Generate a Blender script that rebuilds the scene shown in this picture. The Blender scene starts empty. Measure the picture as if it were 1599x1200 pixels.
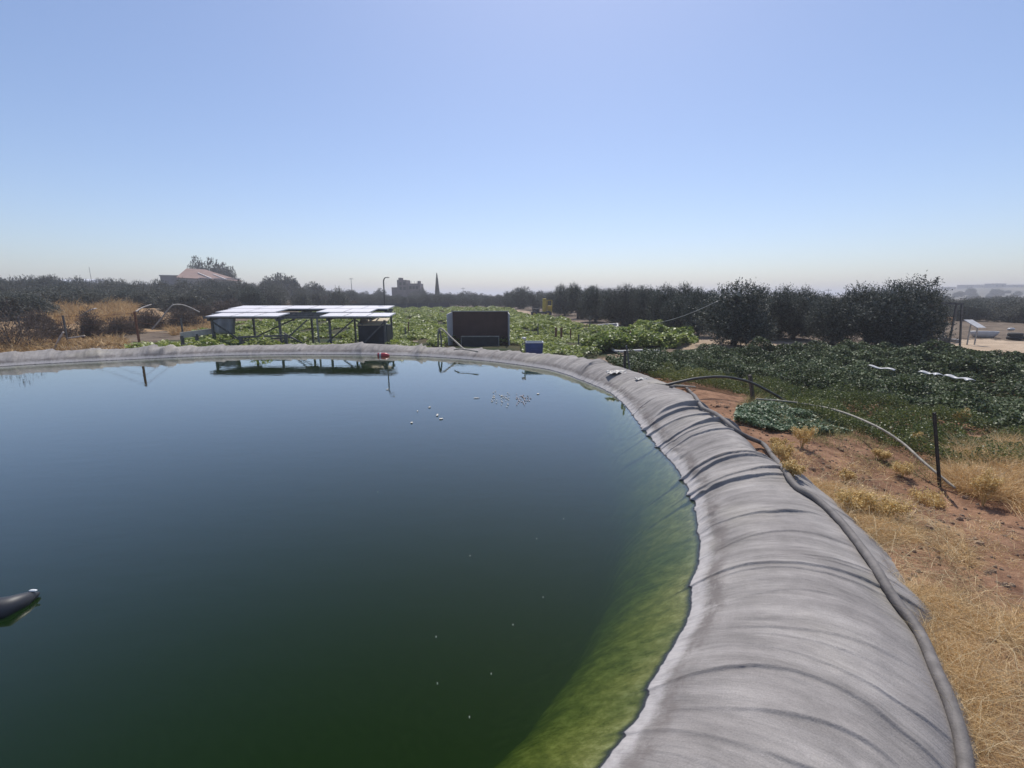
import bpy, math, random
import numpy as np
from mathutils import Vector, Matrix
random.seed(7); rng = np.random.default_rng(7)
sc = bpy.context.scene
R = math.radians

# ------------------------------------------------------------------ camera
CAM_H = 2.0; FPX = 711.0; PITCH = math.atan(139/711)
cam = bpy.data.cameras.new('camera'); camo = bpy.data.objects.new('camera', cam)
sc.collection.objects.link(camo); sc.camera = camo
camo.location = (0, 0, CAM_H); camo.rotation_euler = (math.pi/2-PITCH, 0, 0)
cam.sensor_width = 36; cam.lens = 36*FPX/1599; cam.clip_end = 9000; cam.clip_start = 0.05
# ------------------------------------------------------------------ sky, sun, exposure
SUN_EL, SUN_AZ = R(60), R(8)
w = bpy.data.worlds.new("World"); sc.world = w; w.use_nodes = True
nt = w.node_tree; nt.nodes.clear()
sky = nt.nodes.new('ShaderNodeTexSky'); sky.sky_type = 'NISHITA'; sky.sun_disc = False
sky.sun_elevation = SUN_EL; sky.sun_rotation = SUN_AZ; sky.altitude = 300
sky.air_density = 1.0; sky.dust_density = 1.3; sky.ozone_density = 2.6
bg = nt.nodes.new('ShaderNodeBackground'); bg.inputs['Strength'].default_value = 0.12
wo = nt.nodes.new('ShaderNodeOutputWorld')
tint = nt.nodes.new('ShaderNodeMix'); tint.data_type = 'RGBA'; tint.blend_type = 'MULTIPLY'; tint.inputs[0].default_value = 1; tint.inputs[7].default_value = (.94, .935, 1.0, 1)
nt.links.new(sky.outputs[0], tint.inputs[6]); nt.links.new(tint.outputs[2], bg.inputs[0]); nt.links.new(bg.outputs[0], wo.inputs[0])
sl = bpy.data.lights.new('sun', 'SUN'); sl.energy = 3.6; sl.angle = R(0.5); sl.color = (1, .955, .88)
so = bpy.data.objects.new('sun', sl); sc.collection.objects.link(so)
sd = Vector((math.sin(SUN_AZ)*math.cos(SUN_EL), math.cos(SUN_AZ)*math.cos(SUN_EL), math.sin(SUN_EL)))
so.rotation_euler = (-sd).to_track_quat('-Z', 'Y').to_euler()
sc.view_settings.view_transform = 'Standard'; sc.view_settings.look = 'None'
sc.view_settings.gamma = 1; sc.view_settings.exposure = 0.2

# ------------------------------------------------------------------ curve of the waterline, terrain
WL = [(0.37,1.61),(0.61,1.85),(0.75,2.06),(0.92,2.28),(1.13,2.57),(1.25,2.85),(1.48,3.25),(1.67,3.78),(1.83,4.28),
      (1.90,4.78),(1.96,5.38),(2.0,6.57),(2.06,7.5),(2.09,8.5),(2.02,9.32),(1.8,10.2),(1.34,11.6),(0.73,12.6),(-0.78,13.9),
      (-2.51,14.8),(-4.35,15.35),(-6.56,15.5),(-8.75,15.4),(-10.4,15.0),(-11.81,14.37),(-13.45,13.54),(-14.55,12.79),
      (-16.2,10.8),(-17,7.5),(-16.4,4),(-14,1.2),(-10.5,-.4),(-7,-1.0),(-3.6,-.8),(-1.6,-.1),(-0.5,.75)]
def catmull(pts, n, closed):
    P = [np.array(p, float) for p in pts]; N = len(P); out = []
    segs = N if closed else N-1
    for i in range(segs):
        g = (lambda k: P[k % N]) if closed else (lambda k: P[min(max(k, 0), N-1)])
        a, b, c, d = g(i-1), g(i), g(i+1), g(i+2)
        for t in np.linspace(0, 1, n, endpoint=False):
            out.append(.5*((2*b)+(-a+c)*t+(2*a-5*b+4*c-d)*t*t+(-a+3*b-3*c+d)*t**3))
    if not closed: out.append(P[-1])
    return np.array(out)
CUR = catmull(WL, 24, True)
seg = np.linalg.norm(np.diff(np.vstack([CUR, CUR[:1]]), axis=0), axis=1)
SL = np.concatenate([[0], np.cumsum(seg)]); TOT = SL[-1]
CC = np.vstack([CUR, CUR[:1]])
def cpos(s):
    s = np.mod(s, TOT); return np.stack([np.interp(s, SL, CC[:, 0]), np.interp(s, SL, CC[:, 1])], -1)
def cnorm(s):                               # outward normal, smoothed (curve runs counter-clockwise)
    t = cpos(s+.35)-cpos(s-.35); t /= np.linalg.norm(t, axis=-1, keepdims=True)
    return np.stack([t[..., 1], -t[..., 0]], -1)
SDP = cpos(np.linspace(0, TOT, 260, endpoint=False)); SDS = np.linspace(0, TOT, 260, endpoint=False)
def S(t): t = np.clip(t, 0, 1); return t*t*(3-2*t)
def qw(s):                                  # how wide the outer half of the bank is along the curve
    return np.interp(s, [0, .9, 1.8, 3.0, 3.3, 3.6, 3.9, 4.4, 5.6, 8, 12, TOT-2, TOT], [.85, .97, 1.14, 1.17, .95, .62, .6, .78, 1.05, 1.1, 1.0, 1.0, .85])
def sdist(x, y):                            # signed distance to the waterline (+ outside) and arc position
    x = np.asarray(x, float).ravel(); y = np.asarray(y, float).ravel()
    A = SDP; B = np.roll(SDP, -1, 0); D = B-A; L2 = (D**2).sum(1)
    dist = np.full(x.size, 1e9); arc = np.zeros(x.size); ins = np.zeros(x.size, bool)
    for i in range(len(A)):
        px = x-A[i, 0]; py = y-A[i, 1]
        t = np.clip((px*D[i, 0]+py*D[i, 1])/L2[i], 0, 1)
        d = np.hypot(px-t*D[i, 0], py-t*D[i, 1]); m = d < dist
        dist[m] = d[m]; arc[m] = SDS[i]+t[m]*math.sqrt(L2[i])
        c = ((A[i, 1] > y) != (B[i, 1] > y))
        with np.errstate(divide='ignore', invalid='ignore'):
            ins ^= c & (x < D[i, 0]*(y-A[i, 1])/(D[i, 1] if D[i, 1] else 1e-9)+A[i, 0])
    wd = np.where(ins, -dist, dist); return np.where(wd > .6, .6+(wd-.6)/qw(arc), wd), arc
def vnoise(x, y, sc_, seed=0):              # value noise -1..1
    x = np.asarray(x)/sc_+seed*17.3; y = np.asarray(y)/sc_+seed*7.7
    xi = np.floor(x).astype(np.int64); yi = np.floor(y).astype(np.int64); fx = x-xi; fy = y-yi
    def h(a, b):
        n = (a*374761393+b*668265263+seed*974711) & 0x7fffffff
        n = ((n ^ (n >> 13))*1274126177) & 0x7fffffff
        return ((n ^ (n >> 16)) & 0xffff)/32767.5-1
    fx = fx*fx*(3-2*fx); fy = fy*fy*(3-2*fy)
    return (h(xi, yi)*(1-fx)+h(xi+1, yi)*fx)*(1-fy)+(h(xi, yi+1)*(1-fx)+h(xi+1, yi+1)*fx)*fy
PW = [-30, -2.4, -1.5, -.95, -.65, -.45, 0, .15, .3, .45, .6, .75, .9, 1.05, 1.2, 1.34, 3]
PZ = [-1.75, -1.7, -1.6, -1.2, -.55, -.33, 0, .125, .215, .275, .31, .315, .285, .205, .09, -.05, -.5]
_lw = np.linspace(-3, 2, 1001); _lz = np.interp(_lw, PW, PZ); _k = np.hanning(31); _k /= _k.sum()
_lz = np.convolve(np.pad(_lz, 15, mode='edge'), _k, 'valid')
def prof(wv): return np.interp(wv, _lw, _lz)
def terrain_from(x, y, wd):
    d = wd-1.2
    z = .085-.43*S(d/3.2)
    z = z+.035*vnoise(x, y, 1.3, 1)*S(d/1.0)+.06*vnoise(x, y, 4.5, 2)*S(d/3)
    z = z+.012*vnoise(x, y, .22, 3)+.018*vnoise(x, y, .5, 8)
    z = z+1.25*S((-x-8-.25*(y-15))/22)*S((y-15.5)/24)
    z = z+.25*vnoise(x, y, 16, 4)*S((y-28)/20)*.5
    z = np.where(wd < 1.05, -2.6, z)
    return z
def terrain(x, y):
    x = np.asarray(x, float); y = np.asarray(y, float); sh = x.shape
    wd, a = sdist(x, y); return terrain_from(x.ravel(), y.ravel(), wd).reshape(sh)
def surf(x, y):                             # liner or ground, whichever is on top
    x = np.asarray(x, float); y = np.asarray(y, float); sh = x.shape
    wd, a = sdist(x, y)
    return np.maximum(terrain_from(x.ravel(), y.ravel(), wd), np.where(wd < 1.34, prof(wd), -9)).reshape(sh)
def ray(u, v):
    x = (u-799.5)/FPX; y = (600-v)/FPX
    return np.array([x, math.cos(PITCH)+y*math.sin(PITCH), -math.sin(PITCH)+y*math.cos(PITCH)])
def P(u, v, z=0.0):                         # where the view ray meets height z
    r = ray(u, v); t = (z-CAM_H)/r[2]; return Vector((r[0]*t, r[1]*t, z))
def PD(u, v, Y):                            # where the view ray is Y metres ahead
    r = ray(u, v); t = Y/r[1]; return Vector((r[0]*t, Y, CAM_H+r[2]*t))
def G(u, v, fn=None):                       # where the view ray meets the ground
    fn = fn or terrain
    r = ray(u, v); t = np.geomspace(1, 400, 900)
    z = CAM_H+r[2]*t; h = fn(r[0]*t, r[1]*t); b = z < h
    i = int(np.argmax(b)) if b.any() else 899
    t0 = t[max(i-1, 0)]; t1 = t[i]; tt = np.linspace(t0, t1, 30)
    hh = fn(r[0]*tt, r[1]*tt); b = (CAM_H+r[2]*tt) < hh; k = int(np.argmax(b)) if b.any() else 29
    return Vector((r[0]*tt[k], r[1]*tt[k], float(hh[k])))
def gz(x, y): return float(terrain(np.array([x]), np.array([y]))[0])

# ------------------------------------------------------------------ materials
def mat(name, col, rough=.8, var=0., vs=8., bump=0., bs=40., metal=0., col2=None, spec=.5, trans=0.):
    m = bpy.data.materials.new(name); m.use_nodes = True; n = m.node_tree; b = n.nodes['Principled BSDF']
    b.inputs['Base Color'].default_value = (*col, 1); b.inputs['Roughness'].default_value = rough
    b.inputs['Metallic'].default_value = metal; b.inputs['Specular IOR Level'].default_value = spec
    tc = n.nodes.new('ShaderNodeTexCoord')
    if var or col2:
        no = n.nodes.new('ShaderNodeTexNoise'); no.inputs['Scale'].default_value = vs; no.inputs['Detail'].default_value = 6
        n.links.new(tc.outputs['Object'], no.inputs['Vector'])
        rp = n.nodes.new('ShaderNodeValToRGB'); rp.color_ramp.elements[0].position = .32; rp.color_ramp.elements[1].position = .68
        c2 = col2 or tuple(min(1, c*(1+var)) for c in col)
        c1 = col if col2 else tuple(c*(1-var) for c in col)
        rp.color_ramp.elements[0].color = (*c1, 1); rp.color_ramp.elements[1].color = (*c2, 1)
        n.links.new(no.outputs['Fac'], rp.inputs['Fac']); n.links.new(rp.outputs[0], b.inputs['Base Color'])
    if bump:
        nb = n.nodes.new('ShaderNodeTexNoise'); nb.inputs['Scale'].default_value = bs; nb.inputs['Detail'].default_value = 5
        n.links.new(tc.outputs['Object'], nb.inputs['Vector'])
        bp = n.nodes.new('ShaderNodeBump'); bp.inputs['Strength'].default_value = bump; bp.inputs['Distance'].default_value = .02
        n.links.new(nb.outputs['Fac'], bp.inputs['Height']); n.links.new(bp.outputs[0], b.inputs['Normal'])
    return m
def leafmat(name, cols, rough=.5, trans=.3, patch=0., ps=.5, spec=.4):
    """random colour per leaf, optional plant-to-plant variation, diffuse + translucent + sheen"""
    m = bpy.data.materials.new(name); m.use_nodes = True; n = m.node_tree; N = n.nodes; b = N['Principled BSDF']
    g = N.new('ShaderNodeNewGeometry'); rp = N.new('ShaderNodeValToRGB')
    el = rp.color_ramp.elements
    while len(el) < len(cols): el.new(.5)
    for i, c in enumerate(cols): el[i].position = i/(len(cols)-1) if len(cols) > 1 else 0; el[i].color = (*c, 1)
    src = g.outputs['Random Per Island']
    if patch:
        tc = N.new('ShaderNodeTexCoord'); no = N.new('ShaderNodeTexNoise'); no.inputs['Scale'].default_value = ps; no.inputs['Detail'].default_value = 3
        n.links.new(tc.outputs['Object'], no.inputs['Vector'])
        mm = N.new('ShaderNodeMath'); mm.operation = 'MULTIPLY_ADD'; mm.inputs[1].default_value = patch*3; mm.inputs[2].default_value = -patch*1.5
        n.links.new(no.outputs['Fac'], mm.inputs[0])
        ad = N.new('ShaderNodeMath'); ad.operation = 'ADD'; ad.use_clamp = True
        n.links.new(mm.outputs[0], ad.inputs[0]); n.links.new(src, ad.inputs[1]); src = ad.outputs[0]
    n.links.new(src, rp.inputs['Fac']); n.links.new(rp.outputs[0], b.inputs['Base Color'])
    b.inputs['Roughness'].default_value = rough; b.inputs['Specular IOR Level'].default_value = spec
    t = N.new('ShaderNodeBsdfTranslucent'); n.links.new(rp.outputs[0], t.inputs['Color'])
    mx = N.new('ShaderNodeMixShader'); mx.inputs[0].default_value = trans
    n.links.new(b.outputs[0], mx.inputs[1]); n.links.new(t.outputs[0], mx.inputs[2])
    n.links.new(mx.outputs[0], N['Material Output'].inputs['Surface'])
    return m

# ------------------------------------------------------------------ mesh helpers
class MB:
    def __init__(s): s.v = []; s.f = []
    def add(s, vs, fs):
        o = len(s.v); s.v += [tuple(p) for p in vs]; s.f += [tuple(i+o for i in f) for f in fs]; return s
    def box(s, c, d, rz=0., rx=0., ry=0.):
        M = Matrix.Rotation(rz, 3, 'Z') @ Matrix.Rotation(rx, 3, 'X') @ Matrix.Rotation(ry, 3, 'Y'); c = Vector(c)
        q = [M @ Vector((sx*d[0]/2, sy*d[1]/2, sz*d[2]/2))+c for sz in (-1, 1) for sx, sy in ((-1,-1),(1,-1),(1,1),(-1,1))]
        return s.add(q, [(3,2,1,0),(4,5,6,7),(0,1,5,4),(1,2,6,5),(2,3,7,6),(3,0,4,7)])
    def beam(s, a, b, t, t2=None):
        a = Vector(a); b = Vector(b); d = (b-a); L = d.length; z = d.normalized()
        x = z.cross(Vector((0,0,1))); x = Vector((1,0,0)) if x.length < 1e-3 else x.normalized(); y = z.cross(x)
        t2 = t2 or t
        q = [p+x*sx*t/2+y*sy*t2/2 for p in (a, b) for sx, sy in ((-1,-1),(1,-1),(1,1),(-1,1))]
        return s.add(q, [(3,2,1,0),(4,5,6,7),(0,1,5,4),(1,2,6,5),(2,3,7,6),(3,0,4,7)])
    def tube(s, pts, r, n=10, cap=True):
        pts = [Vector(p) for p in pts]; m = len(pts); rr = r if hasattr(r, '__len__') else [r]*m; vs = []; fs = []
        up = None
        for i, p in enumerate(pts):
            t = (pts[min(i+1, m-1)]-pts[max(i-1, 0)]).normalized()
            if up is None: up = t.orthogonal().normalized()
            up = (up-t*up.dot(t)).normalized(); bb = t.cross(up)
            for k in range(n):
                a = 2*math.pi*k/n; vs.append(p+(up*math.cos(a)+bb*math.sin(a))*rr[i])
        for i in range(m-1):
            for k in range(n):
                fs.append((i*n+k, i*n+(k+1) % n, (i+1)*n+(k+1) % n, (i+1)*n+k))
        if cap: fs += [tuple(range(n))[::-1], tuple((m-1)*n+k for k in range(n))]
        return s.add(vs, fs)
    def lathe(s, prof_, n=20, c=(0,0,0), M=None):
        vs = []; fs = []; c = Vector(c); M = M or Matrix.Identity(3); m = len(prof_)
        for r, z in prof_:
            for k in range(n):
                a = 2*math.pi*k/n; vs.append(M @ Vector((r*math.cos(a), r*math.sin(a), z))+c)
        for i in range(m-1):
            for k in range(n): fs.append((i*n+k, i*n+(k+1) % n, (i+1)*n+(k+1) % n, (i+1)*n+k))
        fs += [tuple(range(n))[::-1], tuple((m-1)*n+k for k in range(n))]
        return s.add(vs, fs)
    def blob(s, c, r, n=10, jit=.15, seed=0):
        rnd = random.Random(seed); vs = []; fs = []; c = Vector(c)
        rows = n//2+1
        for i in range(rows):
            th = math.pi*(i+.001)/(rows-1+.002)
            for k in range(n):
                a = 2*math.pi*k/n; q = 1+rnd.uniform(-jit, jit)
                vs.append(c+Vector((r[0]*math.sin(th)*math.cos(a)*q, r[1]*math.sin(th)*math.sin(a)*q, r[2]*math.cos(th)*q)))
        for i in range(rows-1):
            for k in range(n): fs.append((i*n+k, (i+1)*n+k, (i+1)*n+(k+1) % n, i*n+(k+1) % n))
        return s.add(vs, fs)
    def build(s, name, m, parent=None, smooth=False, bevel=0):
        me = bpy.data.meshes.new(name); me.from_pydata([tuple(p) for p in s.v], [], s.f); me.update()
        me.materials.append(m)
        if smooth: me.shade_smooth()
        o = bpy.data.objects.new(name, me); sc.collection.objects.link(o)
        if parent: o.parent = parent
        if bevel:
            bv = o.modifiers.new('bevel', 'BEVEL'); bv.width = bevel; bv.segments = 2; bv.limit_method = 'ANGLE'
        return o
def fastmesh(name, verts, faces, m, parent=None, smooth=False):
    """verts (N,3), faces (M,4) or (M,3) numpy"""
    me = bpy.data.meshes.new(name); k = faces.shape[1]
    me.vertices.add(len(verts)); me.vertices.foreach_set('co', verts.astype(np.float32).ravel())
    me.loops.add(faces.size); me.loops.foreach_set('vertex_index', faces.astype(np.int32).ravel())
    me.polygons.add(len(faces)); me.polygons.foreach_set('loop_start', np.arange(0, faces.size, k, dtype=np.int32))
    me.update(calc_edges=True); me.validate()
    me.materials.append(m)
    if smooth: me.shade_smooth()
    o = bpy.data.objects.new(name, me); sc.collection.objects.link(o)
    if parent: o.parent = parent
    return o
def tag(o, label=None, cat=None, group=None, kind=None):
    if label: o['label'] = label
    if cat: o['category'] = cat
    if group: o['group'] = group
    if kind: o['kind'] = kind
    return o
def empty(name, loc, rz=0.):
    o = bpy.data.objects.new(name, None); sc.collection.objects.link(o); o.location = loc; o.rotation_euler = (0, 0, rz); o.empty_display_size = .2
    return o
def copy_thing(o, parent=None):
    c = o.copy(); sc.collection.objects.link(c); c.parent = parent
    for ch in list(o.children): copy_thing(ch, c)
    return c
def unit(a): return a/np.maximum(np.linalg.norm(a, axis=1, keepdims=True), 1e-9)
def leaf_quads(c, axis, length, width, fold=None):
    """rhombic leaves: centre, long axis, length, width arrays"""
    n = len(c); a = unit(axis); rnd = unit(rng.normal(size=(n, 3))); b = unit(np.cross(a, rnd))
    L = np.asarray(length).reshape(-1, 1)*.5; W = np.asarray(width).reshape(-1, 1)*.5
    v = np.stack([c-a*L, c+b*W-a*L*.1, c+a*L, c-b*W-a*L*.1], 1).reshape(-1, 3)
    return v, np.arange(4*n).reshape(n, 4)
def flat_leaves(c, size, tilt=.6, aspect=.9):
    """broad leaves lying more or less level"""
    n = len(c); nrm = unit(np.stack([rng.normal(size=n)*tilt, rng.normal(size=n)*tilt, np.ones(n)], 1))
    r = unit(rng.normal(size=(n, 3))); a = unit(np.cross(nrm, r)); b = np.cross(nrm, a)
    Lh = np.asarray(size).reshape(-1, 1)*.5; Wh = Lh*aspect
    v = np.stack([c-a*Lh, c-a*Lh*.2+b*Wh-nrm*Lh*.25, c+a*Lh*.55+b*Wh*.7, c+a*Lh, c+a*Lh*.55-b*Wh*.7, c-a*Lh*.2-b*Wh-nrm*Lh*.25], 1).reshape(-1, 3)
    return v, np.arange(6*n).reshape(n, 6)
def in_poly(x, y, poly):
    ins = np.zeros(x.size, bool); n = len(poly)
    for i in range(n):
        x0, y0 = poly[i][:2]; x1, y1 = poly[(i+1) % n][:2]
        c = ((y0 > y) != (y1 > y)); ins ^= c & (x < (x1-x0)*(y-y0)/((y1-y0) or 1e-9)+x0)
    return ins
def poly_px(pts): return [tuple(G(u, v))[:2] for u, v in pts]
def scatter(poly, n):
    a = np.array(poly); lo = a.min(0); hi = a.max(0)
    area_box = np.prod(hi-lo); out = rng.uniform(lo, hi, size=(int(n*4)+100, 2)); m = in_poly(out[:, 0], out[:, 1], poly)
    return out[m][:n]

# ------------------------------------------------------------------ GROUND
print('ground')
road_p = poly_px([(1438,532),(1520,531),(1599,535),(1900,560),(1900,600),(1599,566),(1530,559),(1440,552)])
track_p = poly_px([(800,483),(850,492),(900,503),(1010,515),(1060,520),(1100,530),(1250,532),(1440,536),(1440,545),(1240,548),(1100,555),(1060,545),(1020,530),(950,520),(900,514),(850,500),(790,486)])
bare_p = poly_px([(930,563),(960,552),(1060,550),(1110,553),(1040,562),(960,575)])
straw_p = poly_px([(1190,742),(1300,760),(1400,790),(1500,840),(1530,900),(1640,980),(1700,1200),(1500,1300),(1350,1000)])
straw2_p = poly_px([(1490,700),(1599,690),(1750,720),(1750,830),(1599,800),(1520,770)])
straw3_p = poly_px([(-150,520),(60,482),(230,480),(330,500),(330,515),(200,520),(60,545),(-150,560)])
green_p = poly_px([(560,482),(790,482),(900,512),(1010,520),(1090,540),(960,552),(930,560),(800,560),(560,556),(190,548),(350,520),(420,505)])
def build_ground():
    rr = np.concatenate([np.arange(.6, 14, .045), np.geomspace(14, 90, 330)[1:], np.geomspace(90, 5200, 90)[1:]])
    th = np.concatenate([np.linspace(R(-60), R(62), 1000), np.linspace(R(62), R(300), 90)[1:-1]])
    RR, TH = np.meshgrid(rr, th, indexing='ij'); X = (RR*np.sin(TH)).ravel(); Y = (RR*np.cos(TH)).ravel()
    wd = np.full(X.size, 60.); near = np.hypot(X+6, Y-8) < 34
    wd[near], _ = sdist(X[near], Y[near])
    Z = terrain_from(X, Y, wd)
    ins = near & (wd < 1.05); Z[ins] = -2.6
    nr, nth = RR.shape
    i, j = np.meshgrid(np.arange(nr-1), np.arange(nth), indexing='ij'); j2 = (j+1) % nth
    F = np.stack([i*nth+j, i*nth+j2, (i+1)*nth+j2, (i+1)*nth+j], -1).reshape(-1, 4)
    V = np.stack([X, Y, Z], 1); c0 = len(V); V = np.vstack([V, [0, 0, -2.6]])
    m = bpy.data.materials.new('soil'); m.use_nodes = True
    o = fastmesh('ground', V, F[:, ::-1], m, smooth=True)
    e1 = vnoise(X, Y, .8, 11)*.35+vnoise(X, Y, .2, 12)*.15; jx = X+e1*np.clip(RR.ravel()/12, .5, 3); jy = Y+np.roll(e1, 7)*np.clip(RR.ravel()/12, .5, 3)
    col = np.zeros((len(V), 4), np.float32); col[:, 3] = 1
    col[:-1, 0] = in_poly(jx, jy, road_p)*1.0+in_poly(jx, jy, track_p)*.75+in_poly(jx, jy, bare_p)*.5
    col[:-1, 1] = np.clip(in_poly(jx, jy, straw_p)*(.45+.35*vnoise(X, Y, .5, 71))+in_poly(jx, jy, straw2_p)*.9+in_poly(jx, jy, straw3_p)*.75, 0, 1)
    col[:-1, 2] = in_poly(jx, jy, green_p)*1.0
    col[:-1, 2] = np.maximum(col[:-1, 2], 0)
    ca = o.data.color_attributes.new('zone', 'FLOAT_COLOR', 'POINT'); ca.data.foreach_set('color', col.ravel())
    n = m.node_tree; N = n.nodes; L = n.links; b = N['Principled BSDF']; b.inputs['Roughness'].default_value = .95; b.inputs['Specular IOR Level'].default_value = .15
    at = N.new('ShaderNodeAttribute'); at.attribute_name = 'zone'; sp = N.new('ShaderNodeSeparateColor'); L.new(at.outputs['Color'], sp.inputs[0])
    tc = N.new('ShaderNodeTexCoord')
    def noise(scale, det=6):
        k = N.new('ShaderNodeTexNoise'); k.inputs['Scale'].default_value = scale; k.inputs['Detail'].default_value = det; k.inputs['Roughness'].default_value = .65
        L.new(tc.outputs['Object'], k.inputs['Vector']); return k.outputs['Fac']
    def ramp(f, c1, c2, p1=.35, p2=.65):
        k = N.new('ShaderNodeValToRGB'); k.color_ramp.elements[0].position = p1; k.color_ramp.elements[1].position = p2
        k.color_ramp.elements[0].color = (*c1, 1); k.color_ramp.elements[1].color = (*c2, 1); L.new(f, k.inputs[0]); return k.outputs[0]
    def mix(f, a, c):
        k = N.new('ShaderNodeMix'); k.data_type = 'RGBA'; L.new(f, k.inputs[0]); L.new(a, k.inputs[6]); L.new(c, k.inputs[7]); return k.outputs[2]
    dirt = ramp(noise(3.5), (.14, .073, .044), (.33, .19, .115))
    speck = ramp(noise(38, 3), (0, 0, 0), (1, 1, 1), .62, .72)
    pale = ramp(noise(9), (.36, .25, .17), (.42, .31, .2))
    dirt = mix(speck, dirt, pale)
    far_d = ramp(noise(1.1), (.10, .075, .055), (.2, .155, .115)); sxyz = N.new('ShaderNodeSeparateXYZ'); L.new(tc.outputs['Object'], sxyz.inputs[0]); mr = N.new('ShaderNodeMapRange'); mr.inputs[1].default_value = 10; mr.inputs[2].default_value = 19; L.new(sxyz.outputs[1], mr.inputs[0]); dirt = mix(mr.outputs[0], dirt, far_d)
    road = ramp(noise(1.3), (.36, .27, .19), (.5, .39, .28))
    straw = ramp(noise(22), (.26, .155, .08), (.50, .34, .18), .3, .7)
    green = ramp(noise(1.0), (.03, .045, .02), (.10, .075, .04), .4, .7)
    c = mix(sp.outputs[2], dirt, green); c = mix(sp.outputs[1], c, straw); c = mix(sp.outputs[0], c, road)
    L.new(c, b.inputs['Base Color'])
    bp = N.new('ShaderNodeBump'); bp.inputs['Distance'].default_value = .05; bp.inputs['Strength'].default_value = .7
    L.new(noise(17, 8), bp.inputs['Height']); L.new(bp.outputs[0], b.inputs['Normal'])
    tag(o, kind='structure')
build_ground()

# hill far off on the right
def build_hill():
    nx, ny = 90, 40; V = []
    xs = np.linspace(170, 900, nx); ys = np.linspace(230, 520, ny)
    X, Y = np.meshgrid(xs, ys, indexing='ij')
    az = X/Y
    Z = -2+14*S((az-.62)/.5)*S((Y-230)/150)*(.8+.2*vnoise(X, Y, 60, 5))+1.2*vnoise(X, Y, 28, 6)
    Z = np.where((Y > 500), -4, Z)
    V = np.stack([X.ravel(), Y.ravel(), Z.ravel()], 1)
    i, j = np.meshgrid(np.arange(nx-1), np.arange(ny-1), indexing='ij')
    F = np.stack([i*ny+j, (i+1)*ny+j, (i+1)*ny+j+1, i*ny+j+1], -1).reshape(-1, 4)
    o = fastmesh('hill', V, F, mat('hill_soil', (.05, .055, .04), .95, col2=(.17, .15, .115), vs=.03), smooth=True); tag(o, kind='structure')
build_hill()
def hill_z(x, y):
    az = x/y; return float(-2+14*S((az-.62)/.5)*S((y-230)/150)*(.8+.2*vnoise(np.array([x]), np.array([y]), 60, 5)[0])+1.2*vnoise(np.array([x]), np.array([y]), 28, 6)[0])

# ------------------------------------------------------------------ POND LINER
print('liner')
def s_at(u, v):
    p = P(u, v, 0); _, a = sdist(np.array([p.x]), np.array([p.y])); return float(a[0])
# folds: (s0, height, length, bend, w_start, w_end)
FOLDS = []
for (u, v, a, b, bend, w0, w1) in [
    (987,648,.014,.10,.10,-.6,.5),(1004,668,.085,.34,-.12,.10,1.0),(1008,673,.034,.12,-.10,-.8,1.25),(1025,684,.032,.14,-.05,-.7,1.0),
    (1030,699,.045,.12,.0,-.9,1.3),(1034,703,.018,.07,.02,-.3,.9),(1040,711,.018,.12,.03,-.5,1.2),(1065,749,.030,.07,.06,-.9,1.3),
    (1067,754,.026,.13,.06,-.1,1.3),(1087,774,.026,.12,.08,-.4,1.3),(1087,782,.034,.14,.10,-.9,1.0),(1088,835,.016,.11,.10,-.3,.9),
    (1093,870,.013,.08,.12,-.5,1.3),(1086,900,.014,.09,.12,.1,1.3),(1080,917,.040,.14,.16,-1.0,1.3),(1079,925,.016,.06,.16,.0,1.3),(1077,960,.015,.10,.12,-.5,.9),
    (1060,1000,.014,.09,.10,.1,1.2),(1040,1035,.013,.10,.10,-.4,1.3),(1022,1068,.032,.16,.12,-.8,1.3),(1000,1110,.020,.14,.1,.0,1.1),
    (975,1145,.030,.17,.08,-.6,1.3),(950,1180,.015,.12,.05,.1,1.3),(937,590,.05,.35,.45,.0,1.2),(905,590,.035,.25,.4,.05,1.1),(885,583,.03,.15,.3,-.1,1.0),
    (870,580,.03,.2,.3,.0,1.2),(800,567,.035,.25,.25,.0,1.2),(745,561,.05,.16,.25,.0,1.2),(768,564,.035,.12,.25,.0,1.2),(658,555,.07,.18,.3,-.1,1.2),
    (664,555,.05,.12,.3,-.1,1.0),(567,553,.06,.35,.3,-.1,1.2),(700,557,.03,.2,.1,.0,1.2),(470,553,.04,.3,.1,0,1.2),(250,560,.09,.3,-.3,0,1.2),(230,561,.06,.25,-.1,0,1.2),
    (275,557,.07,.35,-.4,-.1,1.1),(155,563,.05,.3,.1,0,1.2),(80,568,.05,.4,.2,0,1.2),(20,572,.05,.3,0,0,1.2),(350,554,.04,.3,.2,0,1.2)]:
    FOLDS.append((s_at(u, v), a, b, bend, w0, w1))
s_ = 0.1
while s_ < 40:
    FOLDS.append((s_, random.uniform(.003, .011)*(1 if s_ < 3.2 else (.4 if s_ < 9 else 2.2)), random.uniform(.04, .14)*(1 if s_ < 14 else 2), random.uniform(-.05, .2), random.uniform(-.6, .9), 0)); 
    f = FOLDS[-1]; FOLDS[-1] = (*f[:5], f[4]+random.uniform(.4, 1.3)); s_ += random.uniform(.07, .24)*(1 if s_ < 14 else 2)
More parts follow.
